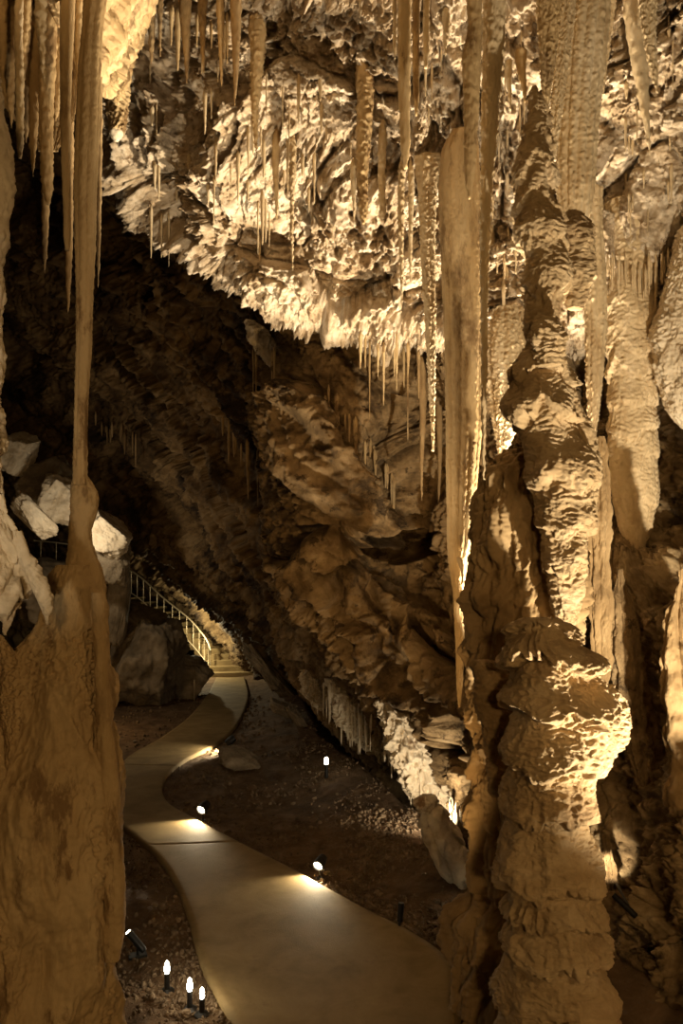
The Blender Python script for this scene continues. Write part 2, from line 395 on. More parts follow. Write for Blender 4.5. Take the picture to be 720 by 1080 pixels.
patch('wall_east', [
    [(560, 270, 8.6), (620, 262, 8.0), (680, 262, 7.5), (730, 262, 7.1), (800, 265, 6.6), (1250, 265, 4.36)],
    [(560, 380, 8.6), (620, 380, 8.1), (680, 380, 8.1), (730, 380, 7.2), (800, 380, 6.6), (1250, 380, 4.36)],
    [(560, 500, 8.4), (620, 500, 8.0), (680, 500, 8.1), (720, 500, 7.4), (800, 500, 6.6), (1250, 500, 4.36)],
    [(560, 620, 8.0), (620, 620, 7.6), (680, 620, 7.2), (720, 620, 6.8), (810, 620, 6.2), (1250, 620, 4.09)],
    [(570, 760, 7.6), (630, 760, 7.2), (680, 760, 6.7), (730, 760, 6.2), (820, 760, 5.5), (1250, 760, 3.63)],
    [(580, 900, 7.4), (640, 900, 6.8), (690, 900, 6.2), (740, 900, 5.5), (830, 900, 4.8), (1250, 900, 3.17)],
    [(590, 1020, 6.9), (645, 1020, 6.2), (700, 1020, 5.6), (750, 1020, 5.1), (840, 1020, 4.5), (1250, 1020, 2.97)],
    [(600, 1180, 6.0), (650, 1180, 5.4), (705, 1180, 4.9), (760, 1180, 4.6), (850, 1180, 4.2), (1250, 1180, 2.77)],
], 520, 420, M_east, d_east)

def px_of(X, Y, z): return (360 + X * F / Y, HY - (z - H) * F / Y, Y)
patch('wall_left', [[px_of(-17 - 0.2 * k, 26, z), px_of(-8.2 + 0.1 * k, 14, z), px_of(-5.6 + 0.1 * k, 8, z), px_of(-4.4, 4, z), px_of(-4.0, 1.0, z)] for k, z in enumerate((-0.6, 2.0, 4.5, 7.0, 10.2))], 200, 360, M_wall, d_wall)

# floor
def floor_z(X, Y):
    P = np.stack([X, Y, np.zeros_like(X)], -1).reshape(-1, 3)
    z = 0.05 * fbm(P * 0.7, 3) + 0.018 * fbm(P * 5.0, 3, 0.6, mode='b')
    return z.reshape(X.shape)
# the walkway's edges, far to near
LE = [(228, 716), (218, 735), (200, 757), (170, 780), (140, 797), (119, 818), (113, 840), (122, 866), (140, 884), (165, 905), (185, 935), (199, 972), (208, 1008), (222, 1042), (246, 1082), (300, 1160)]
RE = [(258, 716), (262, 735), (256, 755), (245, 772), (226, 788), (195, 804), (176, 820), (171, 836), (178, 850), (205, 866), (255, 893), (310, 921), (380, 960), (435, 988), (468, 1012), (482, 1040), (486, 1082), (480, 1160)]
NP = 520
le = cr([G(*p) for p in LE], NP); re_ = cr([G(*p) for p in RE], NP)
poly = np.vstack([le[::4, :2], re_[::-4, :2]])
def near_path(X, Y):
    q = np.stack([X.ravel(), Y.ravel()], -1)
    d = np.full(len(q), 1e9)
    n = len(poly); inside = np.zeros(len(q), bool)
    for i in range(n):
        a, b = poly[i], poly[(i + 1) % n]
        e = b - a; L2 = (e * e).sum() + 1e-12
        t = np.clip(((q - a) @ e) / L2, 0, 1)
        d = np.minimum(d, np.hypot(*(q - a - t[:, None] * e).T))
        c = ((a[1] > q[:, 1]) != (b[1] > q[:, 1]))
        xi = e[0] * (q[:, 1] - a[1]) / (e[1] if abs(e[1]) > 1e-12 else 1e-12) + a[0]
        inside ^= c & (q[:, 0] < xi)
    d[inside] *= -1
    return d.reshape(X.shape)
nr, nc = 430, 330
yy = 3.0 * (36.0 / 3.0) ** np.linspace(0, 1, nr)
X = np.zeros((nr, nc)); Y = np.zeros((nr, nc))
for i, y in enumerate(yy):
    x0, x1 = -0.55 * y - 1.5, min(0.62 * y + 0.4, 6.5)
    X[i] = np.linspace(x0, x1, nc); Y[i] = y
Z = floor_z(X, Y)
dist = near_path(X, Y)
lx = lin([5.5, 7.5, 8.8, 14.8, 27], [3.4, 1.8, 1.3, -0.6, -2.1], Y)            # the foot of the hanging wall: the ground rises a little towards it
Z += 0.16 * smooth((X - (lx - 1.6)) / 1.6) * smooth(dist / 0.8)
Z -= 1.6 * smooth((X - lx - 0.05) / 0.5)
Z = np.where(dist < 0.0, np.minimum(Z, -0.02), Z * smooth(dist / 0.35 + 0.15) - 0.01)
fl = mesh_obj('floor', np.stack([X, Y, Z], -1).reshape(-1, 3), grid_faces(nr, nc), M_soil)
tag(fl, kind='structure')
SURF_FLOOR = BVHTree.FromPolygons([tuple(p) for p in np.stack([X, Y, Z], -1)[::2, ::2].reshape(-1, 3)], [tuple(int(x) for x in q) for q in grid_faces(*Z[::2, ::2].shape)])
SURF.append(SURF_FLOOR)

# walkway slab
nw = 26
rows_ = []
JOINTS = [int(np.argmin(np.abs(re_[:, 1] - y))) for y in (18.5, 12.6, 9.0)]
for i in range(NP):
    r = le[i] + np.linspace(0, 1, nw)[:, None] * (re_[i] - le[i])
    r[:, 2] = 0.05 + 0.006 * perlin(r * 1.3)
    if i in JOINTS: r[:, 2] -= 0.012
    r[0, 2] -= 0.008; r[-1, 2] -= 0.008
    lo0, lo1 = le[i].copy(), re_[i].copy(); lo0[2] = lo1[2] = -0.15
    rows_.append(np.vstack([lo0[None], r, lo1[None]]))
S = np.stack(rows_)
pw = mesh_obj('footpath', S.reshape(-1, 3), grid_faces(NP, nw + 2), M_conc)
tag(pw, kind='structure')

# ------------------------------------------------------------------ dripstone
def rel_smooth(amp=0.10, freq=3.0, seed=0.0, crust=0.0, st=5.0):
    """vertical flow folds, amp relative to the radius"""
    def f(P, th, s, R):
        A = aniso(P, (0, 0, 1), st)
        x = amp * R * fbm(A * freq + seed, 3, 0.55)
        if crust: x = x + crust * fbm(P * 22.0 + seed, 2, 0.6, mode='b')
        return x
    return f

def rel_flute(n, amp, seed=0.0, crust=0.004, fold=0.15):
    def f(P, th, s, R):
        w = perlin(aniso(P, (0, 0, 1), 8.0) * 2.0 + seed)
        x = amp * R * (np.abs(np.sin(th * n / 2.0 + 1.6 * w)) - 0.6)
        x += fold * R * fbm(aniso(P, (0, 0, 1), 6.0) * 2.5 + seed, 2)
        return x + crust * fbm(P * 30.0 + seed, 2, 0.6, mode='b')
    return f

def rel_tier(bounds, amp, seed=0.0, drip_n=26, rough=0.05, sc=1.0):
    """stacked caps with dripping undersides; bounds = pixel rows where each cap ends"""
    B = np.array(bounds, float)
    def f(P, th, s, R):
        ring = lambda k, v: np.stack([np.cos(th) * k, np.sin(th) * k, v], -1) + seed
        wob = 22.0 * perlin(ring(1.0, s / 80.0)) + 4.0 * perlin(ring(2.6, s / 50.0) + 5)
        drip = np.abs(perlin(ring(drip_n / 6.28, s / 120.0) + 9)) * 2.2
        drip = drip + 0.5 * np.abs(perlin(ring(drip_n / 2.6, s / 120.0) + 19))
        q = s + sc * wob
        i = np.clip(np.searchsorted(B, q, 'right') - 1, 0, len(B) - 2)
        h = B[i + 1] - B[i]
        t = np.clip((q - B[i]) / h, 0, 1)
        big = 0.55 + 0.9 * _r[(i * 7 + int(seed * 10) + 31) & 4095][:, 1]
        big = big * (0.75 + 0.9 * np.clip(perlin(ring(0.9, i * 3.7)) + 0.3, 0, 1))
        tf = np.clip(0.80 + (drip - 0.55) * 11.0 * sc / h * smooth((perlin(ring(1.2, i * 5.1)) + 0.3) / 0.4), 0.55, 0.97)          # drips reach down unevenly below each cap
        prof = np.where(t < tf, smooth(t / tf) ** 0.8, 1 - 1.05 * smooth((t - tf) / np.minimum(0.10, 1.001 - tf)))
        x = amp * R * big * (prof - 0.72)
        x += rough * R * fbm(P * 3.0 + seed, 2, 0.5)
        side = smooth((t - 0.3) / 0.4)
        A = aniso(P, (0, 0, 1), 3.0)
        x += side * 0.007 * sc * fbm(A * 14.0 + seed, 2, 0.6, mode='r')
        Hh = warp(P, 4.0, 0.05) * np.array([1, 1, 1.8])
        x += 0.013 * sc * fbm(warp(P, 5.0, 0.04) * np.array([1, 1, 2.4]) * 11.0 + seed, 2, 0.5, mode='r') + 0.004 * fbm(Hh * 34 + seed, 2)
        return x
    return f

def stal(label, px, top, tip, w, d, mat=None, tipw=0.6, p=0.8, name='stalactite', cat='stalactite', group=None, bend=0.0, nz=None, nt=14, crust=0.006, ratio=1.0, amp=0.10, knob=0, neck=False):
    if top <= -20: top = min(top, HY - 6.25 * F / d) if d > 5.0 else top
    n = 18; lv = []
    t0_ = max(0.0, min(0.6, (0 - top) / (tip - top))) if top < -70 else 0.0
    for i in range(n + 1):
        t = i / n
        hw = tipw + (w - tipw) * (1 - max(0.0, (t - t0_) / (1 - t0_))) ** p + (w * 0.9 * (1 - t / t0_) if t < t0_ else 0)
        if i == n: hw *= 0.45
        if knob and i >= n - 1: hw = knob if i == n - 1 else knob * 0.6
        if neck and t < 0.16: hw *= 0.25 + 0.75 * math.sin(t / 0.16 * 1.57)
        c = px + bend * t + 0.12 * w * math.sin(7 * t + px)
        lv.append((top + (tip - top) * t, c - hw, c + hw))
    nz = nz or int(max(16, min(110, (tip - top) / 1.5)))
    o = column(name, lv, d, mat or M_drip, nz=nz, nt=nt, ratio=ratio, relief=rel_smooth(amp * 1.6, 4.0, px * 0.13, crust))
    return tag(o, label, cat, group)

# --- the great stalagmite on the near right
T = [(652, 556, 582), (656, 540, 601), (664, 535, 606), (676, 531, 608), (686, 530, 622), (696, 530, 633), (712, 531, 634), (730, 533, 640), (745, 533, 648), (800, 532, 640),
     (815, 532, 632), (835, 528, 624), (862, 530, 624), (890, 527, 627), (910, 526, 630), (925, 525, 633), (945, 531, 634), (965, 530, 634), (985, 531, 636), (1003, 527, 638),
     (1022, 524, 642), (1045, 522, 646), (1062, 525, 645), (1085, 524, 647), (1130, 520, 650), (1200, 515, 655)]
t0 = thing('stalagmite', 'thick tan stalagmite of stacked caps with a flat top, standing before a taller knobbly column', 'stalagmite', W(585, 1200, 4.55))
column('trunk', T, 4.55, M_tower, t0, nz=520, nt=420, ratio=0.95,
       relief=rel_tier([630, 672, 703, 752, 815, 862, 934, 968, 1006, 1058, 1104, 1160, 1210], 0.24, 0.3, drip_n=26, rough=0.12))
column('side_lobe', [(722, 640, 646), (730, 634, 654), (745, 630, 661), (765, 628, 663), (782, 628, 659), (797, 628, 650), (806, 632, 642)], 4.6, M_tower, t0, nz=120, nt=110, ratio=0.9,
       relief=rel_tier([700, 752, 800, 840], 0.10, 2.3, drip_n=16, rough=0.12))
column('lower_lobe', [(880, 606, 622), (895, 600, 632), (925, 598, 637), (945, 600, 634), (955, 606, 628)], 4.5, M_tower, t0, nz=90, nt=90, ratio=0.8, relief=rel_tier([860, 930, 960, 990], 0.10, 4.3, drip_n=16, rough=0.10))

# --- the knobbly column rising behind it
K = [(92, 561, 565), (102, 558, 569), (115, 556, 577), (130, 554, 582), (145, 551, 579), (160, 547, 585), (175, 543, 587), (190, 543, 588), (205, 546, 584), (218, 543, 590), (232, 542, 596), (245, 540, 596),
     (258, 545, 592), (275, 553, 598), (300, 550, 598), (320, 549, 594), (340, 552, 590), (362, 557, 588), (375, 549, 596), (392, 540, 602), (410, 536, 608), (428, 534, 612), (445, 538, 613), (460, 547, 615),
     (480, 551, 622), (505, 556, 628), (530, 563, 629), (555, 568, 626), (580, 570, 622), (610, 576, 616), (640, 584, 610), (668, 588, 606)]
t1 = thing('column', 'tall knobbly cave column tapering to a thin tip against the bright ceiling', 'column', W(597, 668, 5.15))
column('shaft', K, 5.15, M_tower, t1, nz=520, nt=260, ratio=0.95,
       relief=rel_tier([60, 118, 150, 196, 224, 268, 322, 372, 405, 452, 520, 566, 612, 660, 700], 0.20, 1.7, drip_n=14, rough=0.22))
column('side_lobe', [(222, 600, 606), (230, 590, 617), (245, 588, 624), (265, 590, 628), (290, 592, 628), (310, 594, 622), (326, 598, 612)], 5.2, M_tower, t1, nz=110, nt=90, ratio=0.8, relief=rel_tier([200, 262, 300, 345], 0.14, 3.1, 14, 0.15))
column('front_lobe', [(330, 566, 574), (342, 560, 592), (356, 558, 598), (372, 562, 596), (386, 568, 590)], 4.95, M_tower, t1, nz=70, nt=80, ratio=0.7, relief=rel_tier([310, 370, 400], 0.14, 5.1, 14, 0.15))
column('lower_lobe', [(420, 600, 606), (440, 594, 618), (465, 596, 630), (490, 598, 633), (520, 602, 632), (545, 606, 626), (560, 610, 618)], 5.25, M_tower, t1, nz=110, nt=90, ratio=0.8, relief=rel_tier([400, 470, 520, 580], 0.12, 6.1, 14, 0.15))

# --- the shaded column standing behind both, with a swollen foot
D = [(474, 538, 590), (482, 528, 596), (492, 515, 600), (506, 502, 602), (518, 499, 604), (535, 499, 606), (560, 497, 610), (600, 492, 612), (640, 489, 612), (690, 489, 612), (705, 491, 612), (740, 489, 612),
     (790, 494, 612), (830, 491, 612), (870, 496, 612), (905, 500, 612), (940, 500, 612), (950, 488, 612), (962, 473, 612), (985, 466, 614), (1010, 469, 616), (1040, 473, 618), (1080, 474, 620), (1170, 472, 625)]
_dt = rel_tier([440, 520, 590, 640, 705, 760, 815, 880, 945, 1010, 1075, 1140, 1200], 0.10, 5.2, 22, 0.16)
def rel_shaded(P, th, s, R):
    Q = warp(P, 1.5, 0.12)
    return _dt(P, th, s, R) + 0.10 * R * (np.abs(np.sin(th * 7 + 2.2 * perlin(Q * 1.4))) - 0.6) + 0.05 * fbm(aniso(Q, (0, 0, 1), 3.0) * 5.0, 3, 0.55, mode='b')
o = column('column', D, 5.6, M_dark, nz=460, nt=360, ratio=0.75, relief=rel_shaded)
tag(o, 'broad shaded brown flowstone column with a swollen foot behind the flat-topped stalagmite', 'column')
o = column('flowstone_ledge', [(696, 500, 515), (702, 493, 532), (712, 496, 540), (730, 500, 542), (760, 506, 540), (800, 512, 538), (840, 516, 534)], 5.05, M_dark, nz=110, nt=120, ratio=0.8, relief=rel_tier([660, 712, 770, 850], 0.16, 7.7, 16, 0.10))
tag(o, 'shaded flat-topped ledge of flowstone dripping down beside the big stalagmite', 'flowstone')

# --- the fat pale stalactite at right
P_ = [(215, 634, 700), (262, 640, 694), (300, 641, 692), (340, 640, 692), (400, 641, 693), (450, 641, 693), (495, 643, 694), (520, 646, 693), (545, 650, 690), (562, 655, 686), (574, 662, 679), (582, 668, 674)]
t2 = thing('stalactite', 'fat pale scalloped stalactite with a rounded lower end beside the knobbly column', 'stalactite', W(667, 215, 7.45))
column('trunk', P_, 7.45, M_drip, t2, nz=300, nt=220, ratio=0.8, relief=rel_tier([240, 290, 335, 372, 398, 430, 462, 490, 540, 590], 0.10, 8.3, 20, 0.08, 0.9))
column('tip', [(555, 662, 684), (575, 664, 680), (592, 667, 676), (604, 669, 673)], 7.45, M_drip, t2, nz=50, nt=40, relief=rel_smooth(0.2, 4, 3.1, 0.008))
o = column('stalactite', [(200, 610, 634), (235, 612, 634), (300, 616, 638), (350, 618, 638), (400, 618, 635), (440, 620, 631), (470, 622, 626)], 7.1, M_drip, nz=160, nt=70, ratio=0.8, relief=rel_flute(8, 0.14, 3.9, 0.012))
tag(o, 'slim fluted stalactite pressed between the knobbly column and the fat pale one', 'stalactite')
o = column('rock_bulge', [(240, 716, 800), (280, 708, 800), (305, 698, 760), (340, 691, 800), (380, 690, 810), (415, 696, 800), (440, 708, 780), (455, 725, 750)], 7.1, M_pale, nz=160, nt=200, ratio=0.7, relief=rel_smooth(0.12, 2.6, 4.4, 0.02, 1.5))
tag(o, 'pale bulging rock lump hanging at the edge beside the fat pale stalactite', 'rock')

# --- ribbed draperies of the ceiling behind the knobbly column
def to_roof(levels, d):
    top = HY - 6.25 * F / d
    l = levels[0]; w = (l[2] - l[1]) * 0.3
    return ([(top, l[1] - w, l[2] + w)] if top < l[0] - 5 else []) + list(levels)

def drape(label, levels, d, mat, n, amp, nz=260, nt=120, ratio=0.6, crust=0.010, name='drapery', cat='drapery', seed=1.0, group=None):
    levels = to_roof(levels, d)
    o = column(name, levels, d, mat, nz=nz, nt=nt, ratio=ratio, relief=rel_flute(n, amp, seed, crust))
    return tag(o, label, cat, group)
drape('broad crusty ribbed drapery hanging down behind the tip of the knobbly column', [(-60, 600, 645), (0, 598, 642), (60, 592, 637), (130, 588, 630), (200, 586, 626), (240, 592, 618), (262, 600, 610)], 5.9, M_drip, 12, 0.12, seed=2.0)
drape('narrow slanting drapery between the shaded drapery and the broad ribbed one', [(-60, 594, 616), (0, 590, 608), (70, 583, 600), (130, 580, 592), (170, 579, 585)], 5.6, M_drip, 6, 0.12, seed=3.0)
drape('shaded brown drapery hanging just above the tip of the knobbly column', [(-60, 566, 596), (0, 567, 592), (60, 569, 586), (100, 571, 581), (122, 574, 577)], 5.4, M_flow, 7, 0.15, seed=4.0)
drape('ribbed drapery tapering on the ceiling above the fat pale stalactite', [(-60, 632, 662), (0, 634, 650), (60, 634, 642), (100, 634, 637)], 6.2, M_drip, 6, 0.12, seed=4.6)
drape('short pale slanting drapery near the upper corner of the ceiling', [(-60, 668, 706), (0, 674, 692), (40, 678, 692), (80, 686, 693), (98, 692, 694)], 5.9, M_drip, 6, 0.14, seed=5.0)
stal('thin crooked stalactite left of the slanting corner drapery', 660, -40, 165, 13, 6.3, M_drip, p=0.9, bend=24, nt=26, crust=0.012)
stal('short hooked stalactite beside the knobbly column tip', 549, 55, 108, 7, 5.9, M_flow, p=0.8, bend=4, nt=22)
stal('small hooked stalactite next to the leaning crusty one', 536, 65, 116, 4, 5.9, M_drip, bend=2)

# --- tall stalactites at the top centre
t3 = thing('stalactite', 'long dagger stalactite dark on one face and crusty pale on the other', 'stalactite', W(498, -60, 5.2))
column('blade', to_roof([(-60, 484, 514), (0, 492, 508), (35, 493, 508), (60, 486, 507), (90, 488, 506), (130, 489, 504), (165, 489, 502), (190, 490, 500), (204, 492, 497), (210, 494, 496)], 5.2), 5.2, M_flow, t3, nz=200, nt=70, ratio=0.7, relief=rel_smooth(0.08, 3, 1.1, 0.007))
o = column('stalactite', to_roof([(-60, 506, 542), (0, 509, 534), (60, 508, 531), (120, 507, 526), (180, 506, 521), (240, 506, 517), (300, 506, 515), (380, 507, 514), (440, 507, 513), (480, 508, 512), (506, 509, 510.5)], 5.35), 5.35, M_drip, nz=320, nt=80, ratio=0.9, relief=rel_smooth(0.10, 4, 6.1, 0.012, 2.0))
tag(o, 'very long leaning crusty stalactite reaching down beside the smooth hanging drapery', 'stalactite')

# --- the long smooth drapery blade in the middle
DB = (hit(486, 156) or 7.4) - 0.30
t4 = thing('drapery', 'long smooth ochre drapery blade hanging in the middle of the cave', 'drapery', W(490, 120, DB))
column('blade', [(138, 478, 501), (146, 472, 504), (154, 468, 505), (165, 466, 505), (200, 464, 507), (260, 466, 509), (330, 468, 511), (400, 469, 510), (450, 470, 509), (500, 470, 504), (540, 471, 501), (570, 471, 499), (590, 472, 494), (606, 474, 491), (622, 477, 489), (680, 480, 490), (725, 481, 488), (746, 483, 485)],
       DB, M_flow, t4, nz=360, nt=150, ratio=0.55, relief=rel_flute(11, 0.05, 7.0, 0.004, 0.10))
column('drip_tip', [(588, 481, 489), (598, 484, 490), (606, 486.5, 489.5), (616, 487.5, 488.8)], DB - 0.3, M_drip, t4, nz=30, nt=20, relief=rel_smooth(0.1, 4, 3.0, 0.003))
o = column('drapery', [(165, 438, 466), (176, 438, 464), (200, 441, 460), (260, 443, 459), (340, 448, 460), (420, 452, 459), (476, 455, 458)], (hit(452, 172) or 7.4) - 0.15, M_drip, nz=220, nt=60, ratio=0.6, relief=rel_flute(5, 0.16, 3.3, 0.010))
tag(o, 'narrow pale crusty drapery with a slanted top beside the smooth ochre blade', 'drapery')

# --- stalactites of the ceiling: px, top, tip, half width, mat, label
S_ = [
 (427, -40, 178, 7.5, M_flow, 5.7, 'tall straight round stalactite with a blunt wet tip, longest of the close trio', dict(tipw=4, p=0.7, nt=30, crust=0.008)),
 (439, -40, 122, 4.5, M_flow, 5.9, 'dark straight stalactite pressed against the blunt-tipped tall one', dict(tipw=3, nt=24)),
 (449, -40, 72, 4, M_drip, 6.0, 'shortest stalactite of the close trio at the top', dict(tipw=3, nt=24)),
 (416, -30, 62, 3, M_drip, 6.1, 'thin crusty stalactite just before the tall blunt-tipped one', dict(tipw=1.5)),
 (423, 178, 330, 4.5, M_drip, 6.6, 'pale thin stalactite continuing below the tall blunt-tipped one', dict(nt=20, crust=0.012)),
 (433, 180, 300, 4, M_drip, 6.6, 'slim shaded stalactite beside the slanted narrow drapery', dict()),
 (383, 72, 236, 10.5, M_flow, 6.9, 'stout dark brown stalactite with a crusty lower end on the bright ceiling', dict(tipw=4, p=0.8, nt=36, crust=0.016)),
 (403, 140, 231, 5, M_drip, 7.0, 'pale blunt stalactite right beside the stout dark brown one', dict(tipw=3, nt=24, crust=0.012)),
 (373, 180, 234, 4, M_drip, 7.1, 'small sharp stalactite at the foot of the stout dark brown one', dict()),
 (380, -20, 24, 4, M_pale, 6.2, 'small white pointed stalactite inside the dark hollow at the top', dict()),
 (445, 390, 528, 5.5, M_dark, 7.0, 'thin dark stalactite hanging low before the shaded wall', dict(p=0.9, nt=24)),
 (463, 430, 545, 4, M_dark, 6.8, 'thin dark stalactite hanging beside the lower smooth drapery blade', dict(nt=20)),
 (270, 25, 165, 11, M_flow, 6.7, 'wide brown wedge stalactite in the upper middle of the ceiling', dict(p=0.9, nt=40, crust=0.014)),
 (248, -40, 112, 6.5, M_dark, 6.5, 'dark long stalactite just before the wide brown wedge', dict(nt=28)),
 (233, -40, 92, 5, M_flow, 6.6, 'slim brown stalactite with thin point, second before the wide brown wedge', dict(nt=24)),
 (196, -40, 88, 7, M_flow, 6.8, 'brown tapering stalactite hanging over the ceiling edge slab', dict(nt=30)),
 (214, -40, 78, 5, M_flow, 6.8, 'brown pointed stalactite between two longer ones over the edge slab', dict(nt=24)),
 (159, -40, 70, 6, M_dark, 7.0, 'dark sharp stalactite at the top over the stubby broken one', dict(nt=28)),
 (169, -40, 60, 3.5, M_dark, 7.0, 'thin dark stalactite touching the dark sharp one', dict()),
 (308, 150, 285, 4.5, M_drip, 7.5, 'thin pale stalactite running low down the ceiling slope', dict(nt=22, crust=0.014)),
 (291, 150, 235, 5, M_flow, 7.4, 'short brown stalactite half way down the ceiling slope', dict(nt=22)),
 (470, 20, 60, 5, M_drip, 6.3, 'small crusty stalactite beside the dagger stalactite', dict()),
]
for px, a, b, w, m, d, lab, kw in S_:
    if a > 0:
        h_ = hit(px, a + 4)
        if h_: d = h_ - 0.10
    stal(lab, px, a - 14 if a > 0 else a, b, w, d, m, neck=a > 0, **kw)

t5 = thing('stalactite', 'stubby broken stalactite with a white rounded end under the ceiling edge', 'stalactite', W(123, 55, 7.4))
column('trunk', [(40, 104, 138), (70, 110, 138), (100, 112, 136), (125, 114, 134), (140, 116, 131)], 7.4, M_flow, t5, nz=80, nt=70, relief=rel_smooth(0.14, 3, 5.5, 0.02))
column('broken_end', [(136, 116, 131), (141, 115, 130), (146, 118, 127), (149, 121, 124)], 7.4, M_pale, t5, nz=20, nt=40, relief=rel_smooth(0.1, 3, 5.5, 0.006))

# --- the cluster at upper left
tag(column('drapery', [(-60, -30, 84), (20, -20, 86), (70, -10, 88), (100, 0, 84), (125, 14, 80), (145, 30, 70), (160, 42, 60)], 4.72, M_flow, nz=160, nt=220, ratio=0.16, relief=rel_flute(26, 0.07, 4.4, 0.006, 0.2)), 'broad tan curtain of dripstone that backs the hanging cluster', 'drapery')
LC = [
 (2, -60, 86, 9, 4.3, M_flow, 'plain tan stalactite at the outer end of the hanging cluster', dict(nt=24, p=0.6)),
 (12, -60, 135, 11, 4.45, M_flow, 'second stalactite from the outer end of the hanging cluster, with a sharp tip', dict(nt=30, p=0.6)),
 (24, -60, 111, 12, 4.35, M_flow, 'wide stalactite overlapping its thin white-tipped neighbour in the cluster', dict(nt=30, p=0.6)),
 (20.5, -60, 167, 5, 4.3, M_drip, 'thin rod stalactite with a white drop at its tip in the cluster', dict(tipw=3.4, nt=22, p=0.6)),
 (36, -60, 186, 11, 4.5, M_flow, 'dark tan pointed stalactite next to the thin rod in the cluster', dict(nt=30, p=0.6)),
 (45, -60, 92, 10, 4.15, M_drip, 'pale crystalline stalactite in front of the cluster', dict(nt=36, crust=0.010, p=0.7)),
 (50, -60, 216, 11, 4.45, M_flow, 'brown stalactite with a white collar and frayed tip in the cluster', dict(tipw=4, nt=36, p=0.6, crust=0.008)),
 (70, -60, 264, 8.5, 4.22, M_flow, 'long smooth stalactite ending in a small knob in the cluster', dict(tipw=2.6, nt=36, p=0.75, crust=0.002, knob=4)),
 (83, -60, 140, 6, 4.3, M_flow, 'short stalactite between the knob-ended one and the column above', dict(nt=24, p=0.6)),
 (60, -60, 128, 12, 4.55, M_flow, 'short tan blade stalactite behind the knob-ended one', dict(nt=36, p=0.5)),
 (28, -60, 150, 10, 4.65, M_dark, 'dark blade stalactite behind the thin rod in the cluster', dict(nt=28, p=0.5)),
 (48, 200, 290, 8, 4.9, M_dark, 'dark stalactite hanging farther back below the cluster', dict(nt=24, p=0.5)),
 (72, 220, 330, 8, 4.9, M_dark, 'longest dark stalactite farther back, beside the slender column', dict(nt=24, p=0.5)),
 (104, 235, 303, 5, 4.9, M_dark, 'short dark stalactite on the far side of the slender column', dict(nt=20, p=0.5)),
]
for px, a, b, w, d, m, lab, kw in LC:
    if px in (48, 72, 104): a = -60
    stal(lab, px, a, b, w, d, m, **kw)
# the roof the cluster hangs from
patch('trim_1', [
    [(-80, -80, 5.6), (10, -60, 5.6), (60, -20, 5.8), (110, 50, 6.8), (140, 90, 8.2)],
    [(-80, -50, 4.7), (10, -24, 4.6), (50, 14, 4.6), (92, 66, 4.8), (124, 108, 7.2)],
    [(-80, -40, 4.0), (25, -40, 4.0), (75, -14, 4.1), (118, 40, 4.9), (140, 70, 7.2)],
    [(-80, -260, 3.2), (40, -260, 3.2), (110, -220, 3.4), (170, -120, 4.4), (200, -80, 6.0)],
], 200, 240, M_flow, lambda P, N, u, v: 0.10 * fbm(P * 1.6, 3) + 0.05 * worley(P * 3)[0] + 0.03 * fbm(P * 8, 3, mode='b'))

# --- the slender column at left: hanging half, thread and standing half
t6 = thing('column', 'slender tan column joining the hanging cluster to the flowstone mound below', 'column', W(84, 640, 4.15))
column('upper_part', [(-60, 90, 120), (-10, 88, 114), (30, 86, 108), (70, 82, 106), (140, 79, 104), (200, 77, 101), (270, 79, 99.5), (300, 80, 98), (340, 80, 97), (370, 80, 96.5), (400, 79, 94), (450, 78, 92), (485, 77, 92), (512, 77, 92)], 4.15, M_flow, t6, nz=330, nt=90, ratio=0.85, relief=rel_flute(7, 0.09, 1.4, 0.003, 0.12))
column('lower_part', [(500, 79, 91), (507, 77, 95), (516, 76, 101), (528, 75, 104), (540, 75, 102), (550, 73, 98), (560, 73, 95), (574, 73, 97), (584, 72, 101), (595, 70, 106), (610, 66, 110), (640, 58, 112), (680, 50, 108), (730, 52, 100)], 4.2, M_flow, t6, nz=260, nt=140, ratio=0.9,
       relief=lambda P, th, s, R: 0.10 * R * fbm(warp(P, 3, 0.05) * 6.0, 3, 0.55) + 0.07 * R * fbm(aniso(P, (0, 0, 1), 4.0) * 9, 2, mode='r') + 0.004 * fbm(P * 34, 3, 0.6))

# --- the flowstone mound at left
L_ = [(596, 66, 90), (602, 58, 96), (612, 53, 102), (630, 49, 110), (650, 44, 114), (680, 20, 109), (720, -10, 106), (770, -40, 105), (820, -70, 109), (850, -80, 112), (880, -90, 114), (950, -100, 115), (1000, -110, 112), (1030, -110, 113), (1080, -115, 117), (1180, -130, 120), (1280, -140, 122)]
def rel_mound(P, th, s, R):
    P = warp(P, 1.2, 0.12); A = aniso(P, (0, 0, 1), 4.0)
    x = 0.13 * fbm(A * 1.8 + 3, 3) + 0.07 * (0.5 - np.abs(perlin(A * 4.0 + 8)) * 2) + 0.03 * fbm(P * 2.5, 2, mode='b')
    x += 0.018 * fbm(aniso(P, (0, 0, 1), 5.0) * 16, 3, 0.6, mode='r')
    x *= np.clip(R / 0.35, 0.3, 1)
    pit = smooth((perlin(P * np.array([3.2, 3.2, 1.2]) + 21) - 0.12) / 0.25)
    return x + 0.006 * fbm(P * 30, 3, 0.6) - pit * 0.030 * np.abs(perlin(P * 38)) * 2
o = column('flowstone_mound', L_, 4.12, M_flow, nz=420, nt=460, ratio=0.8, relief=rel_mound)
tag(o, 'big smooth ochre flowstone mound that the slender column stands on', 'flowstone')
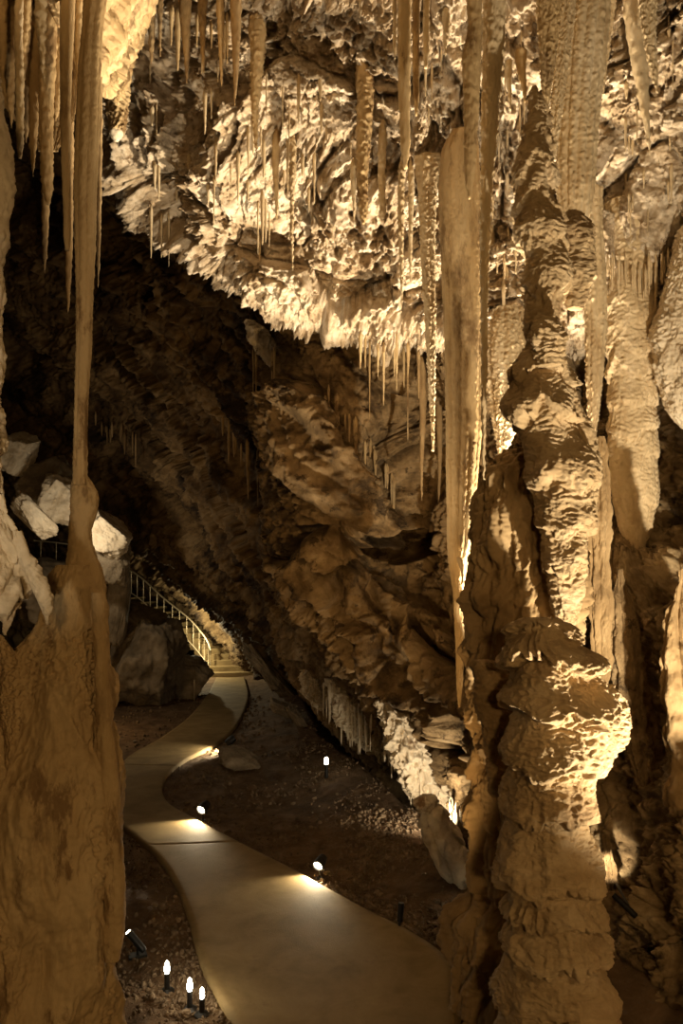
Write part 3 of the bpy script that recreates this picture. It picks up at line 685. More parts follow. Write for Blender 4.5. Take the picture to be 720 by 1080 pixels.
tag(column('flowstone_rib', [(625, 98, 108), (640, 98, 114.5), (700, 100, 116), (780, 104, 119), (860, 108, 128), (950, 110, 131.5), (1000, 110, 128), (1012, 112, 124)], 3.95, M_flow, nz=300, nt=120, ratio=1.0, relief=lambda P, th, s, R: 0.30 * R * fbm(aniso(warp(P, 2, 0.1), (0, 0, 1), 3.0) * 5 + 4, 3, 0.55) + 0.12 * R * fbm(aniso(warp(P, 3, 0.06), (0, 0, 1), 6.0) * 14, 2, mode='r') + 0.004 * fbm(P * 34, 3, 0.6)),
    'narrow fluted flowstone rib along the lit side of the big mound', 'flowstone')
for lab, lv, d, sd in [
    ('rounded flowstone fold at the very edge beside the upper mound', [(655, -30, -12), (675, -50, 6), (700, -70, 17), (740, -80, 21), (790, -80, 22), (825, -76, 18), (850, -66, 8), (880, -50, -4)], 3.85, 1.2),
    ('low flowstone fold at the bottom edge before the big mound', [(930, -60, -6), (950, -80, 14), (985, -110, 24), (1030, -120, 22), (1090, -130, 32), (1200, -140, 45)], 3.75, 2.2),
    ('sloping flowstone apron at the foot of the big mound', [(950, -20, 30), (975, -30, 46), (1010, -50, 64), (1050, -60, 78), (1100, -70, 90), (1200, -80, 100)], 4.0, 3.2)]:
    tag(column('flowstone_fold', lv, d, M_flow, nz=240, nt=260, ratio=0.8, relief=rel_mound), lab, 'flowstone')

# --- the pale formation at the left edge
t7 = thing('hanging_flowstone', 'pale grey-tan wing of flowstone with ragged lower end at the edge above the mound', 'flowstone', W(15, 480, 3.5))
def rel_wing(P, th, s, R):
    Q = warp(P, 2.0, 0.10)
    o1, c1 = worley(aniso(Q, (0.35, 0, -0.9), 2.5) * 4.5 + 2, 1.0)
    x = 0.07 * o1 - 0.03 * smooth(1 - c1 / 0.12) + 0.06 * fbm(aniso(Q, (0.3, 0, -0.9), 3.0) * 4, 3, 0.55) + 0.012 * fbm(P * 24, 3, 0.6)
    return np.clip(x, -0.5 * R, 0.6 * R)
column('wing', [(250, -70, -40), (350, -65, -25), (440, -62, -6), (475, -60, 3), (510, -62, 12), (540, -64, 20), (570, -64, 32), (600, -62, 42), (620, -52, 46), (634, -30, 40), (642, -10, 24)], 3.55, M_pale, t7, nz=260, nt=260, ratio=0.5, relief=rel_wing)
column('point', [(560, 8, 28), (585, 14, 38), (610, 22, 48), (628, 31, 55), (642, 39, 55.5), (652, 45, 54), (659, 48, 52)], 3.5, M_pale, t7, nz=110, nt=90, ratio=0.9, relief=rel_wing)
column('point', [(560, -30, 6), (600, -22, 18), (625, -12, 20), (645, -3, 15), (660, 2, 10), (670, 5, 7)], 3.5, M_pale, t7, nz=110, nt=90, ratio=0.9, relief=rel_wing)
o = column('column', [(60, -30, -4), (100, -30, 2), (125, -30, 5), (150, -30, 12), (180, -30, 13.5), (205, -30, 13), (232, -30, 7), (252, -30, 10), (268, -30, 4), (285, -30, 1), (310, -30, 6), (325, -30, 2), (350, -30, 0), (372, -30, 4.5), (400, -30, 3), (425, -30, -2), (470, -30, 0), (520, -30, 2)], 3.5, M_pale, nz=240, nt=120, ratio=0.9, relief=rel_smooth(0.08, 3, 9.1, 0.008, 1.2))
tag(o, 'pale bumpy column seen only along the edge beside the hanging cluster', 'column')

# ------------------------------------------------------------------ fringes of small stalactites, each on its own
def fringe(label, group, poly, n, lo, hi, w0, w1, mat, lift=0.06, seed=1, dfix=None, up=8):
    """small stalactites strung along a line of pixels, hung on the rock there"""
    rg = random.Random(seed)
    P = np.array(poly, float)
    for i in range(n):
        t = min(0.999, max(0.001, (i + rg.uniform(-1.2, 1.2) + 0.5) / n))
        q = cr(P, 2, [t * (len(P) - 1)] * 2)[0] if len(P) > 2 else P[0] + t * (P[-1] - P[0])
        px, py = q[0] + rg.uniform(-3, 3), q[1] + rg.uniform(-9, 7)
        d = dfix or hit(px, py - 3)
        if d is None: continue
        d -= lift * rg.uniform(0.2, 1.2)
        L = hi * (0.25 + 0.75 * rg.random() ** 1.6); w = w0 + (w1 - w0) * rg.random() ** 1.5
        lv = [(py - up, px - w * 0.3, px + w * 0.3), (py - up * 0.4, px - w, px + w), (py + L * 0.35, px - w * 0.8, px + w * 0.8), (py + L * 0.7, px - w * 0.55, px + w * 0.55), (py + L * 0.96, px - w * 0.32, px + w * 0.32), (py + L, px - 0.2, px + 0.2)]
        o = column('stalactite', lv, d, mat, nz=18, nt=9, relief=rel_smooth(0.25, 6.0, i * 1.7, 0.004))
        tag(o, label, 'stalactite', group)

def scatter(label, group, box, n, lo, hi, w0, w1, mat, lift=0.05, seed=1, up=8):
    rg = random.Random(seed); x0, y0, x1, y1 = box
    for i in range(n):
        fringe(label, group, [(rg.uniform(x0, x1), rg.uniform(y0, y1)), (rg.uniform(x0, x1), rg.uniform(y0, y1))], 1, lo, hi, w0, w1, mat, lift, rg.randint(0, 9999), up=up)

fringe('small bright stalactite in the lit fringe under the foot of the slanting wall', 'lit fringe low on the wall', [(404, 764), (418, 786), (432, 810), (448, 832), (466, 850), (490, 862)], 64, 14, 40, 0.9, 2.8, M_pale, 0.22, 3, up=6)
fringe('pale small stalactite in the upper patch of the low fringe', 'upper patch of the low fringe', [(328, 720), (345, 738), (362, 752), (378, 762), (392, 770)], 40, 12, 34, 0.9, 2.6, M_pale, 0.12, 4, up=14)
fringe('thin brown straw hanging under the small pale fin of rock', 'straws under the pale fin', [(266, 362), (280, 372), (294, 384)], 9, 24, 70, 1.0, 1.8, M_flow, 0.30, 5)
fringe('thin straw stalactite under the ceiling edge above the hollow in the shaded wall', 'straws above the wall hollow', [(372, 358), (395, 362), (425, 368), (440, 376)], 15, 40, 95, 1.0, 2.4, M_flow, 0.12, 6)
fringe('ochre stalactite in the slanting fringe across the shaded wall', 'slanting wall fringe', [(345, 420), (362, 440), (380, 462), (402, 490), (418, 505)], 20, 22, 52, 1.4, 2.8, M_flow, 0.10, 7)
fringe('dim brown stalactite in the fringe on the dark far wall', 'dark wall fringe', [(232, 452), (248, 465), (262, 478), (276, 490)], 12, 24, 58, 1.4, 2.6, M_dark, 0.15, 8)
fringe('dim small stalactite in the fringe behind the slender column', 'dim fringe behind the slender column', [(100, 448), (116, 456), (132, 462), (146, 470)], 12, 10, 28, 1.0, 1.8, M_dark, 0.2, 9)
fringe('pale straw in the fringe over the fat pale stalactite', 'fringe over the fat stalactite', [(632, 272), (650, 284), (668, 290), (684, 288), (702, 282), (718, 274)], 40, 14, 42, 0.8, 2.0, M_drip, 0.10, 10, up=14)
fringe('brown stalactite in the top row over the ceiling edge slab', 'top row over the edge slab', [(178, 10), (200, 20), (226, 26), (258, 30)], 13, 25, 62, 1.6, 3.6, M_flow, 0.12, 11)
scatter('small pale stalactite on the bright ceiling slope', 'small stalactites of the ceiling slope', (150, 70, 372, 262), 44, 14, 52, 1.0, 2.6, M_drip, 0.06, 12)
scatter('small crusty stalactite between the tall stalactites at the top', 'small stalactites between the tall ones', (436, 30, 560, 150), 26, 20, 60, 1.0, 2.4, M_drip, 0.06, 13)
scatter('thin pale dripstone on the bright wall behind the long leaning stalactite', 'drips behind the leaning stalactite', (515, 150, 556, 340), 20, 24, 70, 1.2, 2.4, M_drip, 0.05, 14)
scatter('small pale stalactite on the bright ceiling beyond the broad ribbed drapery', 'small stalactites beyond the ribbed drapery', (640, 20, 716, 240), 20, 14, 46, 1.0, 2.6, M_drip, 0.06, 15)

for lab, lv, sd in [
    ('bright ragged flowstone crust along the lip above the leaning pale boulder', [(738, 400, 406), (755, 400, 424), (775, 406, 440), (800, 414, 454), (825, 426, 470), (845, 442, 484), (862, 462, 492), (872, 480, 492)], 1.0),
    ('grey ragged flowstone crust farther up the lip of the slanting wall', [(716, 346, 352), (730, 346, 368), (748, 352, 382), (766, 362, 394), (782, 376, 398), (792, 388, 396)], 2.0),
    ('smallest pale flowstone crust at the upper end of the lip', [(704, 318, 322), (716, 318, 336), (730, 322, 346), (744, 332, 350), (752, 342, 349)], 3.0)]:
    mid_ = lv[len(lv) // 2]
    tag(column('flowstone_crust', lv, (hit((mid_[1] + mid_[2]) / 2, mid_[0]) or 10.5) - 0.02, M_pale, nz=150, nt=150, ratio=0.6,
        relief=lambda P, th, s, R, sd=sd: 0.22 * R * (worley(P * 6 + sd)[0]) + 0.09 * fbm(aniso(P, (0, 0, 1), 4.0) * 7 + sd, 3, 0.6, mode='r') + 0.03 * fbm(P * 16, 2)), lab, 'flowstone')
o = column('flowstone_fin', [(338, 259, 266), (348, 260, 280), (360, 264, 290), (374, 274, 297), (386, 286, 302), (396, 298, 303)], (hit(284, 362) or 10.5) - 0.30, M_pale, nz=90, nt=90, ratio=0.9, relief=lambda P, th, s, R: 0.25 * R * worley(P * 7)[0] + 0.04 * fbm(aniso(P, (0, 0, 1), 3.0) * 8, 3, 0.6, mode='r'))
tag(o, 'small pale fin of flowstone jutting under the ceiling edge', 'flowstone')
o = column('rock_bulge', [(325, 522, 548), (345, 516, 556), (375, 514, 558), (410, 516, 556), (440, 518, 550), (462, 522, 540), (480, 525, 533)], 7.4, M_drip, nz=120, nt=120, ratio=0.7, relief=rel_flute(7, 0.14, 8.0, 0.02, 0.25))
tag(o, 'smooth pale hanging flowstone lump between the leaning stalactite and the knobbly column', 'flowstone')
for lab, lv, d, sd in [
    ('tall flowstone drapery with pale ribs low on the wall beside the flat-topped stalagmite', [(600, 650, 656), (640, 646, 668), (690, 644, 680), (750, 652, 694), (800, 662, 702), (850, 676, 708), (885, 688, 700)], 6.65, 1.0),
    ('dark crusty pillar between the knobbly column and the fat pale stalactite', [(460, 630, 640), (510, 622, 646), (580, 618, 648), (640, 622, 646), (700, 626, 642), (740, 630, 636)], 6.6, 2.0),
    ('wide smooth drapery running off the picture edge low on the wall', [(600, 716, 730), (650, 700, 736), (700, 694, 750), (760, 692, 770), (820, 696, 790), (860, 706, 780), (880, 718, 760)], 6.0, 3.0),
    ('slanting ochre drapery below the black lamp tube', [(880, 634, 642), (930, 632, 656), (980, 636, 676), (1030, 644, 690), (1060, 668, 694), (1075, 682, 692)], 6.6, 4.0)]:
    tag(column('drapery', lv, d, M_dark if sd in (2, 3) else M_slab, nz=260, nt=180, ratio=0.5, relief=lambda P, th, s, R, sd=sd: rel_flute(7, 0.22, sd + 11, 0.003, 0.5)(P, th, s, R) + 0.25 * R * fbm(P * 3 + sd, 3) + 0.02 * fbm(aniso(P, (0, 0, 1), 3.0) * 9, 3, 0.6, mode='b')), lab, 'drapery')

# ------------------------------------------------------------------ boulders and stones
def ico(sub):
    t = (1 + 5 ** 0.5) / 2
    V = [(-1, t, 0), (1, t, 0), (-1, -t, 0), (1, -t, 0), (0, -1, t), (0, 1, t), (0, -1, -t), (0, 1, -t), (t, 0, -1), (t, 0, 1), (-t, 0, -1), (-t, 0, 1)]
    Fc = [(0, 11, 5), (0, 5, 1), (0, 1, 7), (0, 7, 10), (0, 10, 11), (1, 5, 9), (5, 11, 4), (11, 10, 2), (10, 7, 6), (7, 1, 8), (3, 9, 4), (3, 4, 2), (3, 2, 6), (3, 6, 8), (3, 8, 9), (4, 9, 5), (2, 4, 11), (6, 2, 10), (8, 6, 7), (9, 8, 1)]
    V = [np.array(v) / np.linalg.norm(v) for v in V]
    for _ in range(sub):
        mid = {}; F2 = []
        def m(a, b):
            k = (min(a, b), max(a, b))
            if k not in mid:
                q = V[a] + V[b]; V.append(q / np.linalg.norm(q)); mid[k] = len(V) - 1
            return mid[k]
        for a, b, c in Fc:
            x, y, z = m(a, b), m(b, c), m(c, a)
            F2 += [(a, x, z), (b, y, x), (c, z, y), (x, y, z)]
        Fc = F2
    return np.array(V), np.array(Fc)
ICO = {k: ico(k) for k in (1, 3, 5)}

def rotm(ax, ay, az):
    ca, sa, cb, sb, cc, sc_ = math.cos(ax), math.sin(ax), math.cos(ay), math.sin(ay), math.cos(az), math.sin(az)
    X = np.array([[1, 0, 0], [0, ca, -sa], [0, sa, ca]]); Y = np.array([[cb, 0, sb], [0, 1, 0], [-sb, 0, cb]]); Z = np.array([[cc, -sc_, 0], [sc_, cc, 0], [0, 0, 1]])
    return Z @ Y @ X

def boulder(name, label, c, size, rot, mat, seed, sub=5, cuts=9, rough=0.05, cat='rock', group=None):
    """an angular block: a sphere cut by random planes, then roughened"""
    V, Fc = ICO[sub]; rg = np.random.RandomState(seed)
    n = rg.normal(size=(cuts, 3)); n /= np.linalg.norm(n, axis=1)[:, None]
    n = np.vstack([n, np.eye(3), -np.eye(3)]) ; h = np.concatenate([rg.uniform(0.55, 0.85, cuts), np.full(6, 0.75)])
    r = np.ones(len(V))
    for k in range(len(n)):
        dd = V @ n[k]
        r = np.where(dd > 0.05, np.minimum(r, h[k] / np.maximum(dd, 0.05)), r)
    P = V * r[:, None]
    P = P * (1 + rough * fbm(V * 2.5 + seed, 3)[:, None] * 2 + rough * 0.5 * fbm(V * 9 + seed, 2, mode='b')[:, None])
    P = (P * np.array(size)) @ rotm(*rot).T + np.array(c)
    base = np.array([c[0], c[1], P[:, 2].min()])
    return tag(mesh_obj(name, P, Fc, mat, base=base), label, cat, group)

def bpx(name, label, px, py, d, w, h, rot, mat, seed, depth=None, **kw):
    """a boulder whose outline is about w x h pixels around a pixel"""
    k = d / F
    return boulder(name, label, W(px, py, d), (w * k / 1.5, (depth or w) * k / 1.5, h * k / 1.5), rot, mat, seed, **kw)

bpx('boulder', 'squared white-faced boulder topmost on the dim rock pile', 21, 478, 18, 34, 46, (0.1, 0.5, 0.3), M_pale, 1)
bpx('boulder', 'dark jagged-topped boulder below the white-faced one', 50, 512, 18.5, 56, 50, (0.2, -0.4, 0.2), M_boulder, 2)
bpx('boulder', 'narrow pale sliver of rock leaning on the dim rock pile', 36, 546, 16.5, 22, 52, (0.1, -0.75, 0.2), M_pale, 3)
bpx('boulder', 'rounded pale boulder touching the slender column from behind', 66, 530, 17.5, 46, 50, (0.1, 0.3, 0.4), M_pale, 4)
bpx('boulder', 'pale smooth slab boulder on the far side of the slender column', 113, 562, 17, 52, 40, (0.1, 0.55, 0.2), M_pale, 5)
bpx('boulder', 'brown block under the pale smooth slab boulder', 118, 592, 17.2, 36, 46, (0.1, 0.1, 0.3), M_boulder, 6)
bpx('boulder', 'tall dark stone post beside the railing top', 124, 640, 18.0, 22, 80, (0.05, 0.1, 0.2), M_boulder, 7)
bpx('boulder', 'dark rock heap under the upper railing', 60, 625, 19.5, 90, 60, (0.1, 0.2, 0.2), M_boulder, 8)
bpx('boulder', 'large grey boulder wall under the railing beside the walkway', 150, 705, 19.2, 86, 104, (0.05, 0.25, 0.3), M_boulder, 9, cuts=14, rough=0.07)
bpx('boulder', 'pointed boulder standing in front of the railing', 172, 686, 19.8, 34, 66, (0.0, 0.1, 0.8), M_boulder, 10)
bpx('boulder', 'low boulder at the lower end of the railing', 194, 716, 20.2, 54, 50, (0.1, 0.35, 0.3), M_boulder, 11)
bpx('boulder', 'pale tilted rock lit from the stairs', 156, 655, 21.5, 54, 30, (0.1, 0.3, 0.3), M_boulder, 12)
bpx('boulder', 'flat reddish boulder lying behind the farthest path lamp', 251, 803, 12.9, 40, 24, (0.2, 0.15, 0.3), M_boulder, 13)
bpx('boulder', 'long tilted slab along the foot of the dark wall', 286, 712, 19.5, 15, 80, (0.1, -0.68, 0.1), M_boulder, 14, depth=40, rough=0.12)
bpx('boulder', 'short tilted slab fallen below the long one at the wall foot', 318, 764, 15.6, 12, 44, (0.1, -0.6, 0.2), M_boulder, 15, depth=30)
bpx('boulder', 'flat grey slab lying on the gravel below the wall foot', 300, 748, 16.0, 34, 12, (0.1, 0.45, 0.2), M_boulder, 16)
def rel_block(P, th, s, R):
    o1, c1 = worley(aniso(P, (0.5, 0, -0.8), 2.5) * 1.6 + 3, 1.0); o2, c2 = worley(P * 5 + 1)
    return 0.10 * o1 - 0.05 * smooth(1 - c1 / 0.1) + 0.03 * o2 + 0.02 * fbm(P * 7, 3)
o = column('boulder', [(838, 446, 456), (846, 436, 466), (860, 434, 476), (880, 438, 486), (900, 448, 496), (920, 460, 503), (940, 474, 506), (958, 484, 508), (985, 488, 510)], 7.7, M_pale, nz=160, nt=160, ratio=0.8, relief=rel_block)
tag(o, 'large pale leaning boulder below the lit fringe', 'boulder')

# loose stones that can be told one from another, then the gravel
def ground(x, y):
    l, n, i, dd = SURF_FLOOR.ray_cast(Vector((x, y, 3.0)), Vector((0, 0, -1)))
    return l.z if l else 0.0
rg = random.Random(5); k = 0; tries = 0
stones = []
while k < 46 and tries < 4000:
    tries += 1
    px, py = rg.uniform(120, 475), rg.uniform(760, 1075)
    x, y, _ = G(px, py)
    q = float(near_path(np.array([x]), np.array([y]))[0])
    if q < 0.10: continue
    right = px > 250 - (1080 - py) * 0.35 and q > 0
    lx_ = float(lin([8.8, 14.8, 27], [1.3, -0.6, -2.1], y))
    if x > lx_ - 0.15: continue
    if q > 1.3 and rg.random() < 0.6: continue
    s_ = rg.uniform(0.02, 0.05)
    side = x > float(np.interp(y, re_[::-1, 1], re_[::-1, 0]))
    if side:
        lab, grp = 'loose brown stone on the gravel bank beside the walkway', 'loose stones on the gravel bank'
    else:
        lab, grp = 'loose brown stone on the dark soil around the upright lamps', 'loose stones around the upright lamps'
    boulder('stone', lab, (x, y, ground(x, y) + s_ * 0.45), (s_ * rg.uniform(0.9, 1.5), s_ * 1.1, s_ * 0.8), (rg.uniform(-.3, .3), rg.uniform(-.3, .3), rg.uniform(0, 6)), M_gravel, 100 + k, sub=3, rough=0.08, cat='stone', group=grp)
    k += 1

V1, F1 = ICO[1]
VV, FF = [], []; base = 0; n = 0
rs = np.random.RandomState(3)
cand = rs.rand(60000, 2); PX = 118 + cand[:, 0] * 370; PY = 735 + cand[:, 1] ** 1.2 * 345
XY = np.array([G(a, b)[:2] for a, b in zip(PX, PY)])
q = near_path(XY[:, 0], XY[:, 1]); lxx = lin([8.8, 14.8, 27], [1.3, -0.6, -2.1], XY[:, 1])
dens = np.clip(0.22 + 0.9 * perlin(np.c_[XY * 1.1, np.zeros(len(XY))]) + 0.5 * np.exp(-np.maximum(q, 0) / 0.18), 0.05, 1) * np.where(XY[:, 0] < -0.8, 0.55, 1.0)
keep = (q > 0.015) & (XY[:, 0] < lxx + 0.4) & (rs.rand(len(XY)) < dens)
XY = XY[keep][:13000]
for x, y in XY:
    s_ = 0.006 + 0.020 * rs.rand() ** 3 * (0.5 + y / 14)
    A = rotm(*(rs.rand(3) * 6.28))
    v = (V1 * (0.75 + 0.5 * rs.rand(len(V1)))[:, None] * np.array([1.2, 1.0, 0.7]) * s_) @ A.T + np.array([x, y, ground(x, y) + s_ * 0.35])
    VV.append(v); FF.append(F1 + base); base += len(v)
gv = mesh_obj('gravel', np.vstack(VV), np.vstack(FF), M_gravel, smooth_=False)
tag(gv, 'loose grey-brown gravel strewn over the cave soil along the walkway', 'gravel', kind='stuff')

# ------------------------------------------------------------------ lamps
def lathe(prof, o, axis, nt=24, up=None):
    """verts, faces of a turned body: prof = (distance along axis, radius)"""
    a = np.array(axis, float); a /= np.linalg.norm(a)
    h = np.array([0, 0, 1.0]) if abs(a[2]) < 0.9 else np.array([1.0, 0, 0])
    e1 = np.cross(a, h); e1 /= np.linalg.norm(e1); e2 = np.cross(a, e1)
    th = np.linspace(0, 2 * np.pi, nt, endpoint=False)
    V = [np.array(o) + a * t + r * (np.cos(q) * e1 + np.sin(q) * e2) for t, r in prof for q in th]
    m = len(prof)
    Fc = [tuple(int(x) for x in q) for q in grid_faces(m, nt, True)]
    Fc.append(tuple(range(nt))[::-1]); Fc.append(tuple(range((m - 1) * nt, m * nt)))
    return np.array(V), Fc
def turned(name, prof, o, axis, mat, parent, nt=24):
    V, Fc = lathe(prof, o, axis, nt)
    return mesh_obj(name, V, Fc, mat, parent, base=np.array(o), smooth_=False)
def boxm(name, c, size, rot, mat, parent, bev=0.15):
    s = np.array(size) / 2; b = min(size) * bev
    pts = []
    for z, k in ((-s[2], b), (-s[2] + b, 0), (s[2] - b, 0), (s[2], b)):
        x, y = s[0] - k, s[1] - k
        pts += [(x - b, -y, z), (x, -y + b, z), (x, y - b, z), (x - b, y, z), (-x + b, y, z), (-x, y - b, z), (-x, -y + b, z), (-x + b, -y, z)]
    V = np.array(pts) @ rotm(*rot).T + np.array(c)
    Fc = [tuple(int(x) for x in q) for q in grid_faces(4, 8, True)] + [tuple(range(8))[::-1], tuple(range(24, 32))]
    return mesh_obj(name, V, Fc, mat, parent, base=np.array(c), smooth_=False)

def stake_lamp(label, px, py, aim, hgt=0.16, r=0.05, lit=True):
    """a floodlight can on a stake; py is the row of its foot"""
    g = G(px, py); g[2] = ground(g[0], g[1])
    t = thing('path_lamp', label, 'lamp', g)
    turned('stake', [(0, 0.010), (hgt, 0.010)], g - np.array([0, 0, 0.01]), (0, 0, 1), M_black, t, 10)
    turned('base_plate', [(0, 0.045), (0.012, 0.045), (0.018, 0.03)], g, (0, 0, 1), M_black, t, 16)
    a = np.array(aim, float); a /= np.linalg.norm(a)
    c = g + np.array([0, 0, hgt])
    boxm('bracket', c - np.array([0, 0, 0.012]), (2.1 * r, 0.02, 0.03), (0, 0, math.atan2(a[1], a[0]) + 1.57), M_black, t)
    turned('head', [(-1.7 * r, 0.5 * r), (-1.6 * r, 0.8 * r), (-0.6 * r, r), (0.9 * r, 1.05 * r), (0.9 * r, 0.9 * r), (0.5 * r, 0.88 * r)], c + np.array([0, 0, r * 0.8]), a, M_black, t)
    if lit:
        turned('lens', [(0.0, 0.86 * r), (0.03 * r, 0.86 * r), (0.12 * r, 0.6 * r)], c + np.array([0, 0, r * 0.8]) + a * r * 0.52, a, M_lens, t)
    return c + np.array([0, 0, r * 0.8]) + a * r * 1.1, a

def tube_lamp(label, px, py, hgt=0.25, r=0.021):
    g = G(px, py); g[2] = ground(g[0], g[1])
    t = thing('upright_lamp', label, 'lamp', g)
    turned('base_plate', [(0, 0.06), (0.012, 0.06), (0.03, 0.03)], g, (0, 0, 1), M_black, t, 16)
    turned('stem', [(0, 0.022), (hgt * 0.5, 0.022), (hgt * 0.5, r * 1.05), (hgt * 0.58, r * 1.05)], g + np.array([0, 0, 0.01]), (0, 0, 1), M_black, t, 16)
    turned('bulb', [(0, r * 0.7), (0.02, r), (hgt * 0.22, r), (hgt * 0.34, r * 0.75), (hgt * 0.42, r * 0.2)], g + np.array([0, 0, hgt * 0.58 + 0.005]), (0, 0, 1), M_bulb, t, 18)
    return g + np.array([0, 0, hgt * 1.15])

LAMPS = []
LAMPS.append(stake_lamp('farthest path lamp, a black head lighting the walkway edge before the flat reddish boulder', 242, 793, (-0.75, -0.2, -0.62), 0.14, 0.075))
LAMPS.append(stake_lamp('path lamp on the inner bend of the walkway, its lit face turned to the viewer', 214, 866, (-0.35, -0.85, -0.30), 0.13, 0.065))
LAMPS.append(stake_lamp('nearest lit path lamp, on the stony edge of the straight walkway', 337, 924, (-0.40, -0.82, -0.32), 0.13, 0.06))
UP = []
UP.append(tube_lamp('upright glowing lamp standing alone beside the curved walkway edge', 176, 1044))
UP.append(tube_lamp('middle upright glowing lamp, taller of the close pair', 200, 1063))
UP.append(tube_lamp('upright glowing lamp closest to the walkway, beside its taller twin', 213, 1069, 0.21, 0.018))
g = G(344, 826); g[2] = ground(g[0], g[1])
t = thing('marker_lamp', 'small post lamp with a lit top far out on the gravel bank', 'lamp', g)
turned('post', [(0, 0.03), (0.22, 0.03)], g, (0, 0, 1), M_black, t, 12); turned('lens', [(0, 0.03), (0.09, 0.03), (0.11, 0.015)], g + np.array([0, 0, 0.222]), (0, 0, 1), M_lens, t, 12)
g = G(421, 981); g[2] = ground(g[0], g[1])
t = thing('path_lamp', 'unlit black cylinder lamp on a stake near the leaning pale boulder', 'lamp', g)
turned('stake', [(0, 0.012), (0.12, 0.012)], g, (0, 0, 1), M_black, t, 10); turned('base_plate', [(0, 0.05), (0.012, 0.05)], g + np.array([0, 0, 0.005]), (0, 0, 1), M_black, t, 14)
turned('head', [(0, 0.022), (0.01, 0.030), (0.17, 0.030), (0.18, 0.027)], g + np.array([0.005, 0, 0.10]), (0.08, 0.05, 1), M_black, t, 18)
g = G(145, 1005); g[2] = ground(g[0], g[1])
t = thing('spot_lamp', 'black tube lamp tilted toward the flowstone mound with a bright tip', 'lamp', g)
boxm('base_plate', g + np.array([0, 0, 0.012]), (0.16, 0.10, 0.022), (0, 0, 0.4), M_black, t)
turned('bracket', [(0, 0.012), (0.06, 0.012)], g + np.array([0, 0, 0.02]), (0, 0, 1), M_black, t, 10)
ax = np.array([-0.62, 0.05, 0.70]); ax /= np.linalg.norm(ax)
turned('tube', [(0, 0.026), (0.02, 0.032), (0.22, 0.032), (0.22, 0.026), (0.20, 0.026)], g + np.array([0.06, 0, 0.05]), ax, M_black, t, 18)
turned('lens', [(0, 0.026), (0.012, 0.022)], g + np.array([0.06, 0, 0.05]) + ax * 0.215, ax, M_lens, t, 18)
p0, p1 = W(671, 967, 6.0), W(647, 944, 6.15)
t = thing('spot_lamp', 'black tube lamp fixed on the wall low beside the flat-topped stalagmite', 'lamp', p0)
ax = p1 - p0; Ln = np.linalg.norm(ax); ax /= Ln
turned('tube', [(0, 0.018), (0.01, 0.026), (Ln, 0.026), (Ln, 0.021), (Ln - 0.07, 0.021)], p0, ax, M_black, t, 18)
turned('bracket', [(0, 0.012), (0.45, 0.012)], p0 + ax * Ln * 0.2, (0.1, 1, 0.1), M_black, t, 10)
WALLSPOT = (p1 + ax * 0.05, ax)
t = thing('panel', 'small pale flat panel lying at the foot of the leaning pale boulder', 'panel', W(492, 958, 7.2))
boxm('plate', W(492, 953, 7.2), (0.17, 0.10, 0.012), (0.5, 0.35, 0.3), M_sign, t)
boxm('glowing_edge', W(484, 951, 7.15), (0.012, 0.12, 0.02), (0.5, 0.35, 0.3), M_lens, t)  # no lamp: glows like a lens so the panel's edge looks bright

# ------------------------------------------------------------------ stairs and railing
def run(i):
    """middle of the i-th step, from the walkway up and round to the left"""
    a = np.array([[-3.75, 24.2], [-3.9, 24.9], [-4.3, 25.6], [-5.0, 26.1], [-5.9, 26.4], [-6.9, 26.6], [-7.9, 26.8]])
    p = cr(np.c_[a, np.zeros(len(a))], 2, [i / 14.0 * 6] * 2)[0]
    return np.array([p[0], p[1], 0.02 + 0.172 * i])
st = thing('staircase', 'concrete steps climbing from the end of the walkway behind the railing', 'staircase', run(0))
for i in range(15):
    c = run(i); e = run(min(i + 0.5, 14)) - run(max(i - 0.5, 0)); an = math.atan2(e[1], e[0])
    boxm('step', c + np.array([0, 0, -0.12]), (0.46, 1.75, 0.42), (0, 0, an), M_conc, st, bev=0.04)
rl = thing('railing', 'thin metal handrail with balusters curving up beside the far steps', 'railing', W(222, 708, 24.6))
RP = [(222, 686, 24.2), (219, 677, 24.3), (213, 668, 24.4), (200, 653, 24.7), (184, 640, 25), (168, 627, 25.3), (152, 612, 25.6), (140, 603, 25.8), (131, 599, 26)]
TOP = cr([W(*p) for p in RP], 90)
def pipe(name, pts, r, parent, nt=10):
    pts = np.asarray(pts); tn = np.gradient(pts, axis=0); tn /= np.linalg.norm(tn, axis=1)[:, None]
    h = np.array([0, 1.0, 0]); V = []
    for p, t_ in zip(pts, tn):
        e1 = np.cross(t_, h); e1 /= np.linalg.norm(e1) + 1e-9; e2 = np.cross(t_, e1)
        V += [p + r * (math.cos(q) * e1 + math.sin(q) * e2) for q in np.linspace(0, 2 * np.pi, nt, endpoint=False)]
    Fc = [tuple(int(x) for x in q) for q in grid_faces(len(pts), nt, True)] + [tuple(range(nt)), tuple(range((len(pts) - 1) * nt, len(pts) * nt))[::-1]]
    return mesh_obj(name, np.array(V), Fc, M_rail, parent, base=pts[0])
pipe('top_rail', TOP, 0.028, rl); pipe('bottom_rail', TOP - np.array([0, 0, 0.80]), 0.02, rl)
for k in np.linspace(0.02, 0.99, 15):
    p = TOP[int(k * 89)]
    pipe('baluster', [p - np.array([0, 0, 0.82]), p - np.array([0, 0, 0.4]), p], 0.014, rl, 8)
rl2 = thing('railing', 'distant thin handrail on the dark ledge beyond the slender column', 'railing', W(58, 592, 25))
T2 = cr([W(36, 570, 25), W(58, 572, 25), W(80, 576, 25.2), W(104, 586, 25.6)], 30)
pipe('top_rail', T2, 0.026, rl2)
for k in (3, 10, 18, 27):
    p = T2[k]; pipe('baluster', [p - np.array([0, 0, 0.9]), p - np.array([0, 0, 0.45]), p], 0.014, rl2, 8)
